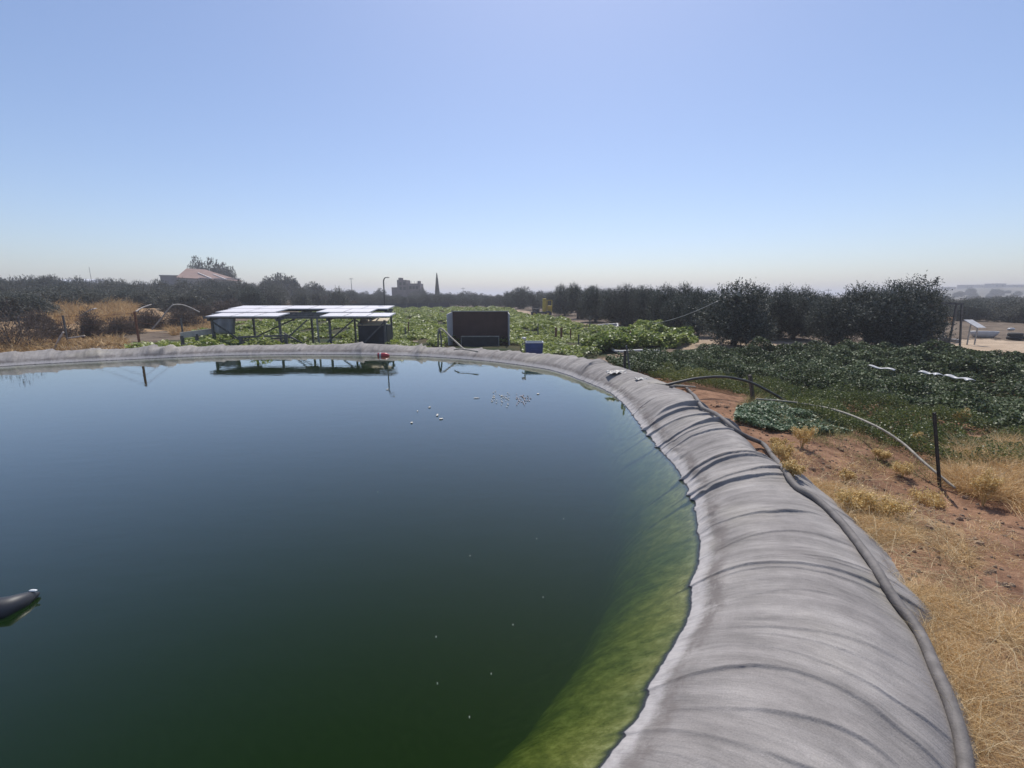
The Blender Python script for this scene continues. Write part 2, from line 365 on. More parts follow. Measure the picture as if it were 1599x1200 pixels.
def liner_disp(s, wv):
    d = np.zeros_like(s)
    for (s0, a, b, bend, w0, w1) in FOLDS:
        m = (np.abs(s-s0) < b*6+.6)
        if not m.any(): continue
        ss = s[m]; ww = wv[m]
        line = s0+bend*np.clip(ww, -1, 1.4)**1+.03*np.sin(ww*5+s0*9)-.08*(ww-.6)**2*np.sign(bend)
        x = (ss-line)/b
        f = np.where(x >= 0, np.exp(-x*1.1), np.exp(x*np.where(s0 < 9, 22, 11)))
        e = S((ww-w0)/.25)*S((w1-ww)/.3)
        d[m] += a*f*e*(1+.35*np.sin(ww*4.1+s0*13))
    d += .011*vnoise(s, wv, .55, 21)+.004*vnoise(s*1.6, wv*.6, .21, 22)+.0025*vnoise(s*2.2, wv*.7, .07, 23)
    d += .022*vnoise(s, wv*.35, 1.7, 24)
    near = s < 9.5; d[near] += .012*vnoise(s[near], wv[near], .06, 25)*S((.28-wv[near])/.2)*S((wv[near]+.3)/.2)+.003*vnoise(s[near], wv[near], .11, 26)
    return d
def build_liner():
    ss = np.concatenate([np.arange(-1.2, 8.6, .006), np.arange(8.6, 10.5, .012), np.arange(10.5, 34, .035), np.arange(34, TOT-1.2, .15)])
    ww = np.concatenate([[-2.6, -2.2, -1.8, -1.5], np.arange(-1.25, -.6, .05), np.arange(-.6, 1.36, .0165)])
    Sg, Wg = np.meshgrid(ss, ww, indexing='ij')
    C = cpos(Sg); Nn = cnorm(Sg)
    # smooth the normal along s so that rings do not kink
    edge = .06*vnoise(Sg.ravel(), Sg.ravel()*0, .9, 31).reshape(Sg.shape)+.03*vnoise(Sg.ravel(), Sg.ravel()*0, .28, 32).reshape(Sg.shape)
    dsp = liner_disp(Sg.ravel(), Wg.ravel()).reshape(Sg.shape)
    damp = (1-.75*S((-Wg-.5)/1.2))*(1-.38*S((-Wg-.02)/.2))*(1-.55*S((2.6-Sg)/.9))
    Z = prof(Wg)-.03*S((Sg-9)/5)*S(Wg/.5)*S((1.3-Wg)/.4)+dsp*damp*1.3
    hgt = S(Wg/.6)*.05*vnoise(Sg.ravel(), Sg.ravel()*0, 2.6, 33).reshape(Sg.shape); Z = Z+hgt
    Z = Z-.03*S((Wg-1.1)/.25)*0+edge*S((Wg-.9)/.3)
    WW = np.where(Wg > .6, .6+(Wg-.6)*qw(np.mod(Sg, TOT)), Wg)+dsp*.35
    X = C[..., 0]+Nn[..., 0]*WW; Y = C[..., 1]+Nn[..., 1]*WW
    V = np.stack([X.ravel(), Y.ravel(), Z.ravel()], 1); ns, nw = Sg.shape
    i, j = np.meshgrid(np.arange(ns), np.arange(nw-1), indexing='ij'); i2 = (i+1) % ns
    F = np.stack([i*nw+j, i2*nw+j, i2*nw+j+1, i*nw+j+1], -1).reshape(-1, 4)
    # floor of the pond: strips to the middle
    cen = np.array([-7.5, 7.5]); c0 = len(V); ring = np.arange(ns)*nw
    inner = V[ring].copy(); mid = inner.copy(); mid[:, :2] = cen+(inner[:, :2]-cen)*.02; mid[:, 2] = -1.75
    V = np.vstack([V, mid]); k = np.arange(ns); k2 = (k+1) % ns
    F = np.vstack([F, np.stack([c0+k, c0+k2, ring[k2], ring[k]], -1)])
    m = bpy.data.materials.new('liner_cloth'); m.use_nodes = True
    o = fastmesh('pond_liner', V, F, m, smooth=True)
    uv = o.data.uv_layers.new(name='sw'); li = np.zeros(len(o.data.loops), np.int32); o.data.loops.foreach_get('vertex_index', li)
    suv = np.stack([Sg.ravel(), Wg.ravel()], 1); suv = np.vstack([suv, np.stack([ss, np.full(ns, -6.)], 1)]); uv.data.foreach_set('uv', suv[li].astype(np.float32).ravel())
    n = m.node_tree; N = n.nodes; L = n.links; b = N['Principled BSDF']
    uvn = N.new('ShaderNodeUVMap'); uvn.uv_map = 'sw'; geo = N.new('ShaderNodeNewGeometry'); sx = N.new('ShaderNodeSeparateXYZ'); L.new(geo.outputs['Position'], sx.inputs[0])
    su = N.new('ShaderNodeSeparateXYZ'); L.new(uvn.outputs[0], su.inputs[0])
    def noise(scale, det=6, stretch=(1, 1, 1), src=None, ro=.6):
        mp = N.new('ShaderNodeMapping'); mp.inputs['Scale'].default_value = stretch; L.new(src or uvn.outputs[0], mp.inputs[0])
        k = N.new('ShaderNodeTexNoise'); k.inputs['Scale'].default_value = scale; k.inputs['Detail'].default_value = det; k.inputs['Roughness'].default_value = ro
        L.new(mp.outputs[0], k.inputs['Vector']); return k.outputs['Fac']
    def rampf(f, stops):
        k = N.new('ShaderNodeValToRGB'); e = k.color_ramp.elements
        while len(e) < len(stops): e.new(.5)
        for q, (p_, c_) in zip(e, stops): q.position = p_; q.color = (*(c_ if hasattr(c_, '__len__') else (c_,)*3), 1)
        L.new(f, k.inputs[0]); return k.outputs[0]
    def math_(op, a, b_=None, c_=None, clamp=False):
        k = N.new('ShaderNodeMath'); k.operation = op; k.use_clamp = clamp
        for idx, q in enumerate((a, b_, c_)):
            if q is None: continue
            if isinstance(q, (int, float)): k.inputs[idx].default_value = q
            else: L.new(q, k.inputs[idx])
        return k.outputs[0]
    def mix(f, a, c, t='MIX'):
        k = N.new('ShaderNodeMix'); k.data_type = 'RGBA'; k.blend_type = t
        if isinstance(f, float): k.inputs[0].default_value = f
        else: L.new(f, k.inputs[0])
        for idx, q in ((6, a), (7, c)):
            if isinstance(q, tuple): k.inputs[idx].default_value = (*q, 1)
            else: L.new(q, k.inputs[idx])
        return k.outputs[2]
    cloth = rampf(noise(1.1, 5, (1, 1, 1)), [(.3, (.215, .196, .186)), (.52, (.29, .268, .252)), (.75, (.37, .34, .31))])
    streak = rampf(noise(5, 6, (2.2, .35, 1)), [(.35, .74), (.65, 1.14)])
    cloth = mix(1.0, cloth, streak, 'MULTIPLY')
    blo = rampf(noise(4.5, 8, (1, .8, 1), ro=.72), [(.3, .80), (.5, 1.0), (.72, 1.2)]); cloth = mix(1.0, cloth, blo, 'MULTIPLY')
    gr = rampf(noise(130, 3), [(.3, .86), (.7, 1.1)]); cloth = mix(1.0, cloth, gr, 'MULTIPLY')
    scuff = rampf(noise(9, 7, (1, .5, 1), ro=.75), [(.66, 0.), (.74, 1.)])
    scuff = math_('MULTIPLY', scuff, .6); cloth = mix(scuff, cloth, (.56, .53, .5))
    yel = math_('MULTIPLY', rampf(noise(.7, 3), [(.55, 0.), (.75, 1.)]), .3); cloth = mix(yel, cloth, (.42, .38, .26))
    z = sx.outputs[2]
    zn = math_('MULTIPLY_ADD', noise(13, 7, (1, .8, 1), ro=.72), .11, -.055)       # wobble in metres
    zz = math_('ADD', z, zn)
    # dark stain patches just above the bleached band
    st = math_('MULTIPLY', rampf(math_('MULTIPLY_ADD', zz, 2.0, .5), [(.66, 0.), (.70, 1.), (.76, 1.), (.84, 0.)]),
               rampf(noise(3.2, 7, (1, 1.5, 1), ro=.75), [(.42, 0.), (.54, .9)]))
    cloth = mix(st, cloth, (.16, .14, .13))
    bl = rampf(math_('MULTIPLY_ADD', zz, 2.0, .5), [(.52, 1.), (.60, 1.), (.67, 0.)])
    cloth = mix(math_('MULTIPLY', bl, math_('MULTIPLY', rampf(noise(21, 6, (1, .7, 1), ro=.7), [(.3, .35), (.6, 1.)]), .75)), cloth, (.47, .44, .43))
    zf = math_('MULTIPLY_ADD', noise(16, 6, (1, .5, 1)), .024, -.012); z3 = math_('ADD', z, zf)
    wet = rampf(math_('MULTIPLY_ADD', z3, 4.0, .5), [(.53, 1.), (.545, 0.)])
    algc = rampf(noise(9, 8, (1.2, .9, 1), ro=.78), [(.32, (.07, .08, .035)), (.5, (.20, .20, .085)), (.68, (.40, .39, .23))])
    al2 = rampf(noise(1.1, 4), [(.4, (.62, .7, .6)), (.65, (1.15, 1.1, .95))]); algc = mix(1.0, algc, al2, 'MULTIPLY')
    c = mix(wet, cloth, (.035, .035, .04))
    uw = rampf(math_('MULTIPLY_ADD', z3, 4.0, .5), [(.40, 1.), (.49, 0.)]); c = mix(uw, c, algc)
    L.new(c, b.inputs['Base Color'])
    ro = mix(wet, (.85,)*3, (.25,)*3); L.new(ro, b.inputs['Roughness']); b.inputs['Specular IOR Level'].default_value = .3
    bp = N.new('ShaderNodeBump'); bp.inputs['Distance'].default_value = .012; bp.inputs['Strength'].default_value = .6
    hh = math_('ADD', noise(26, 6, (1.6, .3, 1)), math_('MULTIPLY', noise(160, 3), .35)); L.new(hh, bp.inputs['Height']); L.new(bp.outputs[0], b.inputs['Normal'])
    tag(o, 'wrinkled pale grey cloth liner draped over the earth bank all round the pond', 'pond liner')
    return o
LINER = build_liner()

# ------------------------------------------------------------------ WATER
def build_water():
    s = np.linspace(0, TOT, 300, endpoint=False); C = cpos(s)+cnorm(s)*.32
    nn = len(s); V = [(x, y, 0) for x, y in C]+[(x, y, -2.3) for x, y in C]
    me = bpy.data.meshes.new('water'); me.from_pydata(V, [], [tuple(range(nn)), tuple(range(2*nn-1, nn-1, -1))]+[((k+1) % nn, k, nn+k, nn+(k+1) % nn) for k in range(nn)])
    m = bpy.data.materials.new('pond_water'); m.use_nodes = True; n = m.node_tree; N = n.nodes; L = n.links; N.clear()
    out = N.new('ShaderNodeOutputMaterial'); 
    gl = N.new('ShaderNodeBsdfGlossy'); gl.inputs['Roughness'].default_value = .015; gl.inputs['Color'].default_value = (1, 1, 1, 1)
    geo = N.new('ShaderNodeNewGeometry'); dt = N.new('ShaderNodeVectorMath'); dt.operation = 'DOT_PRODUCT'; L.new(geo.outputs['Incoming'], dt.inputs[0])
    ab = N.new('ShaderNodeMath'); ab.operation = 'ABSOLUTE'; L.new(dt.outputs['Value'], ab.inputs[0]); om = N.new('ShaderNodeMath'); om.operation = 'SUBTRACT'; om.inputs[0].default_value = 1; om.use_clamp = True; L.new(ab.outputs[0], om.inputs[1])
    pw = N.new('ShaderNodeMath'); pw.operation = 'POWER'; pw.inputs[1].default_value = 3.6; L.new(om.outputs[0], pw.inputs[0])      # Schlick-like curve with a lower exponent, so more is reflected at low angles
    tr = N.new('ShaderNodeBsdfTransparent'); df = N.new('ShaderNodeBsdfDiffuse'); df.inputs[0].default_value = (.04, .115, .018, 1)
    m1 = N.new('ShaderNodeMixShader'); m1.inputs[0].default_value = .13; m2 = N.new('ShaderNodeMixShader')
    L.new(tr.outputs[0], m1.inputs[1]); L.new(df.outputs[0], m1.inputs[2]); L.new(pw.outputs[0], m2.inputs[0]); L.new(m1.outputs[0], m2.inputs[1]); L.new(gl.outputs[0], m2.inputs[2])
    L.new(m2.outputs[0], out.inputs['Surface'])
    tc = N.new('ShaderNodeTexCoord'); mp = N.new('ShaderNodeMapping'); mp.inputs['Scale'].default_value = (1, 2.4, 1); L.new(tc.outputs['Object'], mp.inputs[0])
    no = N.new('ShaderNodeTexNoise'); no.inputs['Scale'].default_value = 2.2; no.inputs['Detail'].default_value = 3; L.new(mp.outputs[0], no.inputs['Vector'])
    bp = N.new('ShaderNodeBump'); bp.inputs['Strength'].default_value = .12; bp.inputs['Distance'].default_value = .012; L.new(no.outputs['Fac'], bp.inputs['Height'])
    L.new(bp.outputs[0], gl.inputs['Normal']); L.new(bp.outputs[0], dt.inputs[1])
    va = N.new('ShaderNodeVolumeAbsorption'); va.inputs['Color'].default_value = (.51, .61, .225, 1); va.inputs['Density'].default_value = 3.3
    L.new(va.outputs[0], out.inputs['Volume'])
    me.materials.append(m); o = bpy.data.objects.new('water', me); sc.collection.objects.link(o); tag(o, kind='structure')
build_water()

# ------------------------------------------------------------------ CROPS, WEEDS, GRASS (stuff)
print('crops')
def crop(name, poly, n, size, hmax, cols, lump, mid, seed, thresh=-.25, tilt=.6, trans=.3, rows=None, spec=.5, rough=.45, nr=None):
    p = scatter(poly, n); x = p[:, 0]; y = p[:, 1]
    h = .55+.45*vnoise(x, y, lump, seed)+.35*vnoise(x, y, lump*.4, seed+1)
    bare = vnoise(x, y, lump*2.2, seed+2)+.4*vnoise(x, y, lump*.6, seed+3)
    if rows:
        r = np.cos((x*rows[0]+y*rows[1])*2*math.pi/rows[2]+.8*vnoise(x, y, 3, seed+5)); bare = bare+.55*r; h *= (.75+.35*r)
    clear = ((x > -3.0) & (x < .4) & (y > 13) & (y < 21)) | ((x > -5.6) & (x < -4.6) & (y > 15) & (y < 18.6)) | ((x > .2) & (x < 1.3) & (y < 15))
    m = (bare > thresh) & (h > .12) & ~clear; x = x[m]; y = y[m]; h = np.clip(h[m], .15, 1.3)
    gzv = terrain(x, y); k = len(x)
    zz = gzv+h*hmax*np.sqrt(rng.uniform(.05, 1, k))
    d = np.hypot(x, y); sz = size*np.clip(d/20, .8, 2.2)*rng.uniform(.6, 1.3, k)
    v, f = flat_leaves(np.stack([x, y, zz], 1), sz, tilt)
    o = fastmesh(name, v, f, leafmat(mid, cols, rough, trans, .5, .35, spec)); tag(o, kind='stuff'); return o
f1 = poly_px([(560,481.5),(790,482),(800,486),(850,498),(915,510),(1000,521),(1060,530),(985,545),(950,550),(930,557),(800,570),(560,565),(190,556),(300,525),(380,505),(430,498)])
crop('squash_crop', f1, 360000, .115, .42, [(.075, .11, .022), (.17, .22, .04), (.27, .32, .065), (.42, .45, .18)], 1.6, 'squash_leaf', 40, -.62, .55, .38, (1, .25, 2.4))
f1b = poly_px([(905,545),(960,528),(1010,514),(1060,516),(1090,535),(1060,545),(1000,548),(940,553)])
crop('squash_crop', f1b, 34000, .12, .75, [(.07, .12, .02), (.15, .21, .035), (.25, .31, .06), (.38, .42, .16)], 1.5, 'squash_leaf_near', 47, -1.5, .55, .38)
f2 = poly_px([(945,570),(1000,560),(1100,553),(1250,550),(1330,549),(1440,551),(1599,566),(1800,590),(1900,690),(1599,690),(1450,650),(1330,625),(1180,598),(1060,592),(1000,590)])
crop('pepper_crop', f2, 330000, .06, .55, [(.022, .034, .01), (.04, .062, .017), (.075, .105, .032), (.2, .24, .13)], .9, 'pepper_leaf', 53, -1.3, .8, .25, (.55, .83, 1.5), .35, .5)
f3 = poly_px([(1010,592),(1180,600),(1330,625),(1450,652),(1640,700),(1599,745),(1500,740),(1400,705),(1290,665),(1180,622),(1060,605)])
crop('green_weeds', f3, 110000, .028, .38, [(.05, .075, .018), (.11, .14, .03), (.22, .22, .07)], .5, 'weed_leaf', 61, -1.6, 1.2, .35)
f4 = poly_px([(1150,642),(1185,632),(1250,640),(1300,657),(1330,680),(1270,682),(1200,676),(1145,663)])
crop('ground_creeper', f4, 16000, .05, .16, [(.04, .075, .03), (.08, .13, .055), (.16, .22, .12)], .5, 'creeper_leaf', 66, -1.6, .55, .2)

def grass(name, poly, n, hl, cols, mid, up=.8, wdt=.004, seed=70, thresh=-.2, sc_=.5, lo=.4, hi=1.3):
    p = scatter(poly, n); x = p[:, 0]; y = p[:, 1]; m = vnoise(x, y, sc_, seed)+.5*vnoise(x, y, sc_*.3, seed+1)+rng.normal(size=len(x))*.25 > thresh
    x = x[m]; y = y[m]; z = terrain(x, y)-.01; k = len(x)
    clump = vnoise(x, y, sc_*.6, seed+2); L = hl*rng.uniform(lo, hi, k)*(1+.5*clump); d = np.clip(np.hypot(x, y)/4, .6, 8)
    dirv = unit(np.stack([rng.normal(size=k)+.8*clump, rng.normal(size=k), np.full(k, up)+rng.normal(size=k)*.3], 1)); dirv[:, 2] = np.abs(dirv[:, 2])+.05
    side = unit(np.cross(dirv, unit(rng.normal(size=(k, 3)))))*(wdt*d)[:, None]
    b = np.stack([x, y, z], 1); Lc = L[:, None]
    mid_ = b+dirv*Lc*.55; tip = b+dirv*Lc+np.stack([rng.normal(size=k)*.2, rng.normal(size=k)*.2, -np.abs(rng.normal(size=k))*.25], 1)*Lc
    v = np.stack([b-side*.5, b+side*.5, mid_+side*.45, mid_-side*.45, tip+side*.08, tip-side*.08], 1).reshape(-1, 3)
    q = np.arange(k)[:, None]*6; fq = np.concatenate([q+np.array([[0, 1, 2, 3]]), q+np.array([[3, 2, 4, 5]])], 1).reshape(-1, 4)
    o = fastmesh(name, v, fq, leafmat(mid, cols, .7, .25)); tag(o, kind='stuff'); return o
straw_c = [(.40, .24, .10), (.62, .42, .19), (.78, .58, .31), (.85, .7, .46)]
grass('dry_grass', straw_p, 120000, .11, straw_c, 'straw', .3, .0017, 70, .3, .5, .2, 1.9)
grass('dry_grass', straw_p, 2600, .34, [(.5, .38, .2), (.72, .6, .38)], 'long_straw', .25, .0022, 90, -.3, .7)
grass('dry_grass', straw_p, 14000, .06, [(.3, .2, .11), (.45, .32, .17)], 'short_stubble', .6, .003, 93, -.1, .3)
grass('dry_grass', poly_px([(1490,705),(1599,700),(1800,730),(1800,830),(1599,815),(1530,790),(1480,760)]), 60000, .32, straw_c, 'straw_tall', 1.0, .0022, 75, -.4)
grass('dry_grass', poly_px([(1190,690),(1300,700),(1500,790),(1599,850),(1750,1000),(1600,900),(1400,800),(1260,755)]), 16000, .11, straw_c, 'straw_thin', .5, .0018, 78, .15)
grass('dry_grass', poly_px([(1180,612),(1300,650),(1420,705),(1490,745),(1470,775),(1380,735),(1270,690),(1150,645)]), 14000, .2, [(.1, .1, .03), (.3, .26, .1), (.5, .42, .2)], 'straw_weed', .9, .002, 81, .1)
for k, pp in enumerate([[(50,500),(90,478),(125,480),(120,505),(90,512)], [(130,500),(150,476),(210,478),(212,503),(170,508)], [(-120,540),(0,520),(60,530),(190,530),(210,546),(0,553),(-120,560)], [(255,512),(300,495),(345,500),(335,516),(270,525)]]):
    grass('dry_grass', poly_px(pp), 16000, .8 if k < 2 else .35, [(.3, .18, .08), (.5, .33, .15), (.62, .45, .24)], 'bank_straw', 1.2, .004, 84+k, -.4, 2.)

# ------------------------------------------------------------------ TREES
print('trees')
olive_leaf = leafmat('olive_leaf', [(.018, .026, .017), (.036, .048, .034), (.08, .095, .075), (.19, .21, .18)], .55, .16, .25, 1.2, .3)
grey_leaf = leafmat('grey_olive_leaf', [(.045, .052, .036), (.08, .088, .066), (.125, .13, .105), (.2, .2, .17)], .6, .2, .25, 1.2, .3)
dark_leaf = leafmat('dark_leaf', [(.014, .025, .016), (.028, .045, .026), (.05, .07, .045)], .6, .15, .2, 1)
bark = mat('olive_bark', (.10, .085, .07), .9, .4, 9, .6, 20)
def tree_proto(name, h, r, nblob, nsprig, leafm, seed, low=.05, leafL=.11, tall=1.0, spiky=.42):
    global rng
    old = rng; rng = np.random.default_rng(seed); rd = random.Random(seed)
    root = empty(name, (0, 0, 0))
    t = MB(); base = Vector((0, 0, -.15)); fork = Vector((rd.uniform(-.1, .1), rd.uniform(-.1, .1), h*.22))
    t.tube([base, Vector((.03, .02, h*.1)), fork], [.17, .13, .11], 8)
    blobs = []
    for k in range(nblob):
        a = 2*math.pi*k/nblob*2.4+rd.uniform(-.4, .4); rr = r*rd.uniform(.15, .78); z = h*rd.uniform(.22, .8)
        if rr > r*.5: z = h*rd.uniform(.10, .64)
        br = r*rd.uniform(.36, .56); blobs.append((Vector((rr*math.cos(a), rr*math.sin(a), z)), br, br*rd.uniform(.85, 1.35)*tall))
        if k % 2 == 0:
            c = blobs[-1][0]; mid_ = fork.lerp(c, .5)+Vector((rd.uniform(-.1, .1), rd.uniform(-.1, .1), .1)); t.tube([fork, mid_, c], [.07, .045, .02], 6)
    t.build('trunk', bark, root, True)
    Vs = []; Fs = []; per = nsprig//nblob
    for c, br, bz in blobs:
        d = unit(rng.normal(size=(per, 3))); rad = rng.uniform(.45, 1.02, per)[:, None]**.6
        p = np.array(c)+d*rad*np.array([br, br, bz])
        p[:, 2] = np.maximum(p[:, 2], h*low*rng.uniform(.6, 1.4, per))
        out = unit(d*.8+np.array([0, 0, .75])+rng.normal(size=(per, 3))*.4)
        sl_ = spiky*rng.uniform(.4, 1.3, per)
        for q in range(7):
            t_ = (q+rng.uniform(0, 1, per))/7
            cc = p+out*(sl_*t_)[:, None]+rng.normal(size=(per, 3))*.025
            ax = out+rng.normal(size=(per, 3))*.75
            v, f = leaf_quads(cc, ax, leafL*rng.uniform(.7, 1.3, per), leafL*.36*rng.uniform(.7, 1.3, per)); Vs.append(v)
    # denser inner mass
    cc = []
    for c, br, bz in blobs:
        d = unit(rng.normal(size=(90, 3))); cc.append(np.array(c)+d*rng.uniform(0, .75, 90)[:, None]*np.array([br, br, bz]))
    cc = np.vstack(cc); v, f = leaf_quads(cc, rng.normal(size=cc.shape), np.full(len(cc), .3), np.full(len(cc), .2)); Vs.append(v)
    V = np.vstack(Vs); fastmesh('crown', V, np.arange(len(V)).reshape(-1, 4), leafm, root)
    rng = old; root['h'] = h; return root
protos = {}
def plant(kind, x, y, scale, rz, label, cat, group=None, zs=1.0, z=None):
    pr = protos[kind]
    if kind in used: o = copy_thing(pr)
    else: o = pr; used.add(kind)
    if 'h' in o: del o['h']
    o.location = (x, y, gz(x, y) if z is None else z); o.scale = (scale, scale, scale*zs); o.rotation_euler = (0, 0, rz)
    tag(o, label, cat, group); return o
used = set(); HH = {}
for k, (nm, h, r, nb, ns_, lm, kw) in {
    'olive_a': ('olive_tree', 3.3, 1.55, 14, 4200, olive_leaf, {}), 'olive_b': ('olive_tree', 3.4, 1.4, 12, 3900, olive_leaf, {'tall': 1.2}),
    'olive_c': ('olive_tree', 3.2, 1.75, 16, 4600, olive_leaf, {'low': .06}), 'grey_a': ('olive_tree', 3.0, 1.7, 13, 2200, grey_leaf, {'leafL': .16}),
    'grey_b': ('olive_tree', 2.8, 1.6, 11, 2000, grey_leaf, {'leafL': .16}), 'dark_a': ('leafy_tree', 3.2, 1.8, 12, 2300, dark_leaf, {'leafL': .17, 'spiky': .2})}.items():
    protos[k] = tree_proto(nm, h, r, nb, ns_, lm, 100+len(protos), **kw); HH[k] = h
    _z = np.sort([v.co.z for v in [c for c in protos[k].children if c.name.startswith('crown')][0].data.vertices]); HH[k] = float(_z[int(len(_z)*.997)])
def tree_px(kind, u, vb, vt, wpx, label, group, rz=None, cat='tree'):
    g = G(u, vb); top = PD(u, vt, g.y).z; h = top-g.z; rad = wpx/2/FPX*g.y*1.2
    base_r = {'olive_a': 1.75, 'olive_b': 1.6, 'olive_c': 1.95, 'grey_a': 1.9, 'grey_b': 1.8, 'dark_a': 2.0}[kind]
    s = rad/base_r; o = plant(kind, g.x, g.y, s, rz if rz is not None else random.uniform(0, 6), label, cat, group, (h/HH[kind])/s, g.z)
    return o
GR = 'olive trees in the dark row on the right'
rows = [
 (812,483,449,34,'a','small dark olive tree at the left end of the row, above the squash field'),
 (832,485,456,22,'b','narrow olive tree just left of the yellow machine'),
 (862,486,456,30,'c','dark olive tree standing directly behind the yellow machine'),
 (882,493,446,36,'a','olive tree just right of the yellow machine'),
 (902,498,444,34,'b','tall narrow olive tree with a tip rising to the left of the white frame'),
 (930,503,448,44,'c','broad olive tree behind the white frame lying on the soil'),
 (956,507,450,40,'a','olive tree with bare trunk foot just right of the white frame'),
 (980,509,446,42,'b','tall olive tree behind the squash mound'),
 (1008,512,448,42,'c','olive tree with dense skirt behind the squash mound, second from its left end'),
 (1034,516,447,42,'a','olive tree behind the pile of pinkish blocks'),
 (1062,520,445,48,'b','olive tree crossed by the slanting cable'),
 (1090,526,452,44,'c','olive tree whose foot stands beside the dry brown soil right of the squash mound'),
 (1145,540,443,96,'a','large dark olive tree where the slanting cable ends'),
 (1208,532,450,64,'b','olive tree left of the sunny gap in the row'),
 (1238,529,452,60,'a','dark olive tree with a visible trunk at the sunny gap'),
 (1300,540,462,74,'c','low broad olive tree right of the sunny gap'),
 (1352,543,447,86,'b','olive tree in the big clump, left of the tallest crown'),
 (1396,546,437,92,'a','tallest olive tree of the big clump beside the sand road'),
 (1432,541,452,50,'c','rounded olive tree at the right end of the big clump by the sand road')]
for u, vb, vt, wp, k, lab in rows: tree_px('olive_'+k, u, vb, vt, wp, lab, GR)
# second rank of the same orchard, seen between the first
for (u, vb, vt, wp, k) in [(795,482,456,22,'b'),(846,482,455,26,'a'),(893,488,450,30,'c'),(918,492,450,32,'a'),(944,495,452,34,'b'),(995,499,452,34,'a'),(1022,501,452,34,'c'),(1050,505,452,36,'b'),(1078,508,455,36,'a'),(1108,510,456,40,'c'),(1176,513,452,42,'b'),(1225,512,457,40,'c'),(1268,512,460,44,'a'),(1330,515,456,50,'c'),(1375,515,452,50,'b'),(1420,515,455,44,'a')]:
    tree_px('olive_'+k, u, vb, vt, wp, 'dark olive tree in the second rank, half hidden behind the first row', 'olive trees half hidden in the second rank')
# right background beyond the sand road
for (u, vb, vt, wp) in [(1455,505,465,40),(1480,500,468,36),(1512,502,470,40),(1545,500,472,38),(1575,503,470,44),(1605,504,470,48),(1640,505,468,50),(1500,490,466,30),(1530,490,466,30),(1562,490,465,34),(1592,490,464,34),(1620,490,462,40),(1468,489,464,30),(1443,490,462,30),(1580,482,462,34),(1550,482,463,30),(1520,481,464,30)]:
    tree_px(random.choice(['grey_a', 'grey_b', 'olive_a']), u, vb, vt, wp, 'hazy grey olive tree beyond the sand road at the right edge', 'hazy trees beyond the sand road')
for i in range(30):
    u = random.uniform(1452, 1680); Y = random.uniform(235, 340); p = PD(u, 455, Y); k = random.choice(['grey_a', 'dark_a'])
    plant(k, p.x, p.y, random.uniform(.8, 1.5), random.uniform(0, 6), 'faint tree on the slope of the hazy hill at the right', 'tree', 'faint trees on the hazy hill', .8, hill_z(p.x, p.y)-.2)
# far band of trees behind the squash field
u = 520
while u < 810:
    Y = random.uniform(88, 104); h = random.uniform(1.9, 2.6); p = PD(u, 470, Y); k = random.choice(['olive_a', 'olive_c', 'dark_a'])
    plant(k, p.x, p.y, 1.0*h/HH[k]*1.1, random.uniform(0, 6), 'low dark green tree in the far band along the end of the squash field', 'tree', 'low trees at the end of the squash field', .9)
    u += random.uniform(7, 11)
u = 500
while u < 830:
    Y = random.uniform(125, 170); p = PD(u, 470, Y); k = random.choice(['olive_a', 'dark_a', 'dark_a'])
    plant(k, p.x, p.y, random.uniform(.85, 1.2), random.uniform(0, 6), 'dark tree in the farthest band on the horizon behind the squash field', 'tree', 'trees on the horizon behind the squash field', .8)
    u += random.uniform(10, 16)
# grey-green grove filling the left background
cnt = 0
for Y, n_, (ua, ub) in [(30,7,(-60,60)),(36,7,(-40,150)),(42,12,(-60,330)),(50,15,(-60,420)),(58,18,(-60,480)),(68,20,(-60,540)),(80,20,(-60,540)),(95,16,(60,560))]:
    for i in range(n_):
        u = ua+(ub-ua)*(i+random.uniform(.1, .9))/n_; p = PD(u, 470, Y*random.uniform(.95, 1.05)); k = random.choice(['grey_a', 'grey_b', 'grey_a', 'olive_c'])
        z0 = gz(p.x, p.y); want = {30: 0.9, 36: .8, 42: 1.2}.get(Y, 0)
        vt = 430+7*(S(np.array([(u-0)/260]))[0])+14*S(np.array([(u-380)/150]))[0]+random.uniform(0, 6)+(16 if Y < 50 else (9 if Y < 60 else 0))
        if Y <= 36: vt = 470+random.uniform(-4, 8)
        h = max(1.5, min(4.5, PD(u, vt, p.y).z-z0))
        plant(k, p.x, p.y, max(.8, min(1.35, h/HH[k])), random.uniform(0, 6), 'grey-green olive tree in the grove that fills the left background', 'tree', 'olive trees of the left background grove', h/HH[k]/max(.8, min(1.35, h/HH[k])), z0)
# named trees of the left skyline
def sky_tree(kind, u, vt, wpx, Y, label, zs=None, z=None):
    p = PD(u, 460, Y); z0 = gz(p.x, p.y) if z is None else z; h = PD(u, vt, Y).z-z0; s = wpx/2/FPX*Y/1.95
    return plant(kind, p.x, p.y, s, random.uniform(0, 6), label, 'tree', None, h/HH[kind]/s, z0)
sky_tree('dark_a', 312, 403, 36, 124, 'tall leafy tree rising behind the left end of the red roof')
sky_tree('dark_a', 342, 406, 44, 126, 'broad leafy tree rising behind the middle of the red roof')
sky_tree('dark_a', 360, 418, 30, 121, 'shorter leafy tree behind the right slope of the red roof')
sky_tree('dark_a', 428, 429, 34, 112, 'dark rounded tree right of the red-roofed house, left one of a close pair')
sky_tree('dark_a', 447, 428, 40, 110, 'dark rounded tree right of the red-roofed house, right one of a close pair')
sky_tree('dark_a', 493, 441, 34, 105, 'lone dark tree rising over the grove between the house and the lamp post')
sky_tree('dark_a', 592, 451, 22, 135, 'small dark tree left of the unfinished building, behind the lamp post')
sky_tree('dark_a', 661, 450, 14, 148, 'small bush tree against the right wall of the unfinished building')
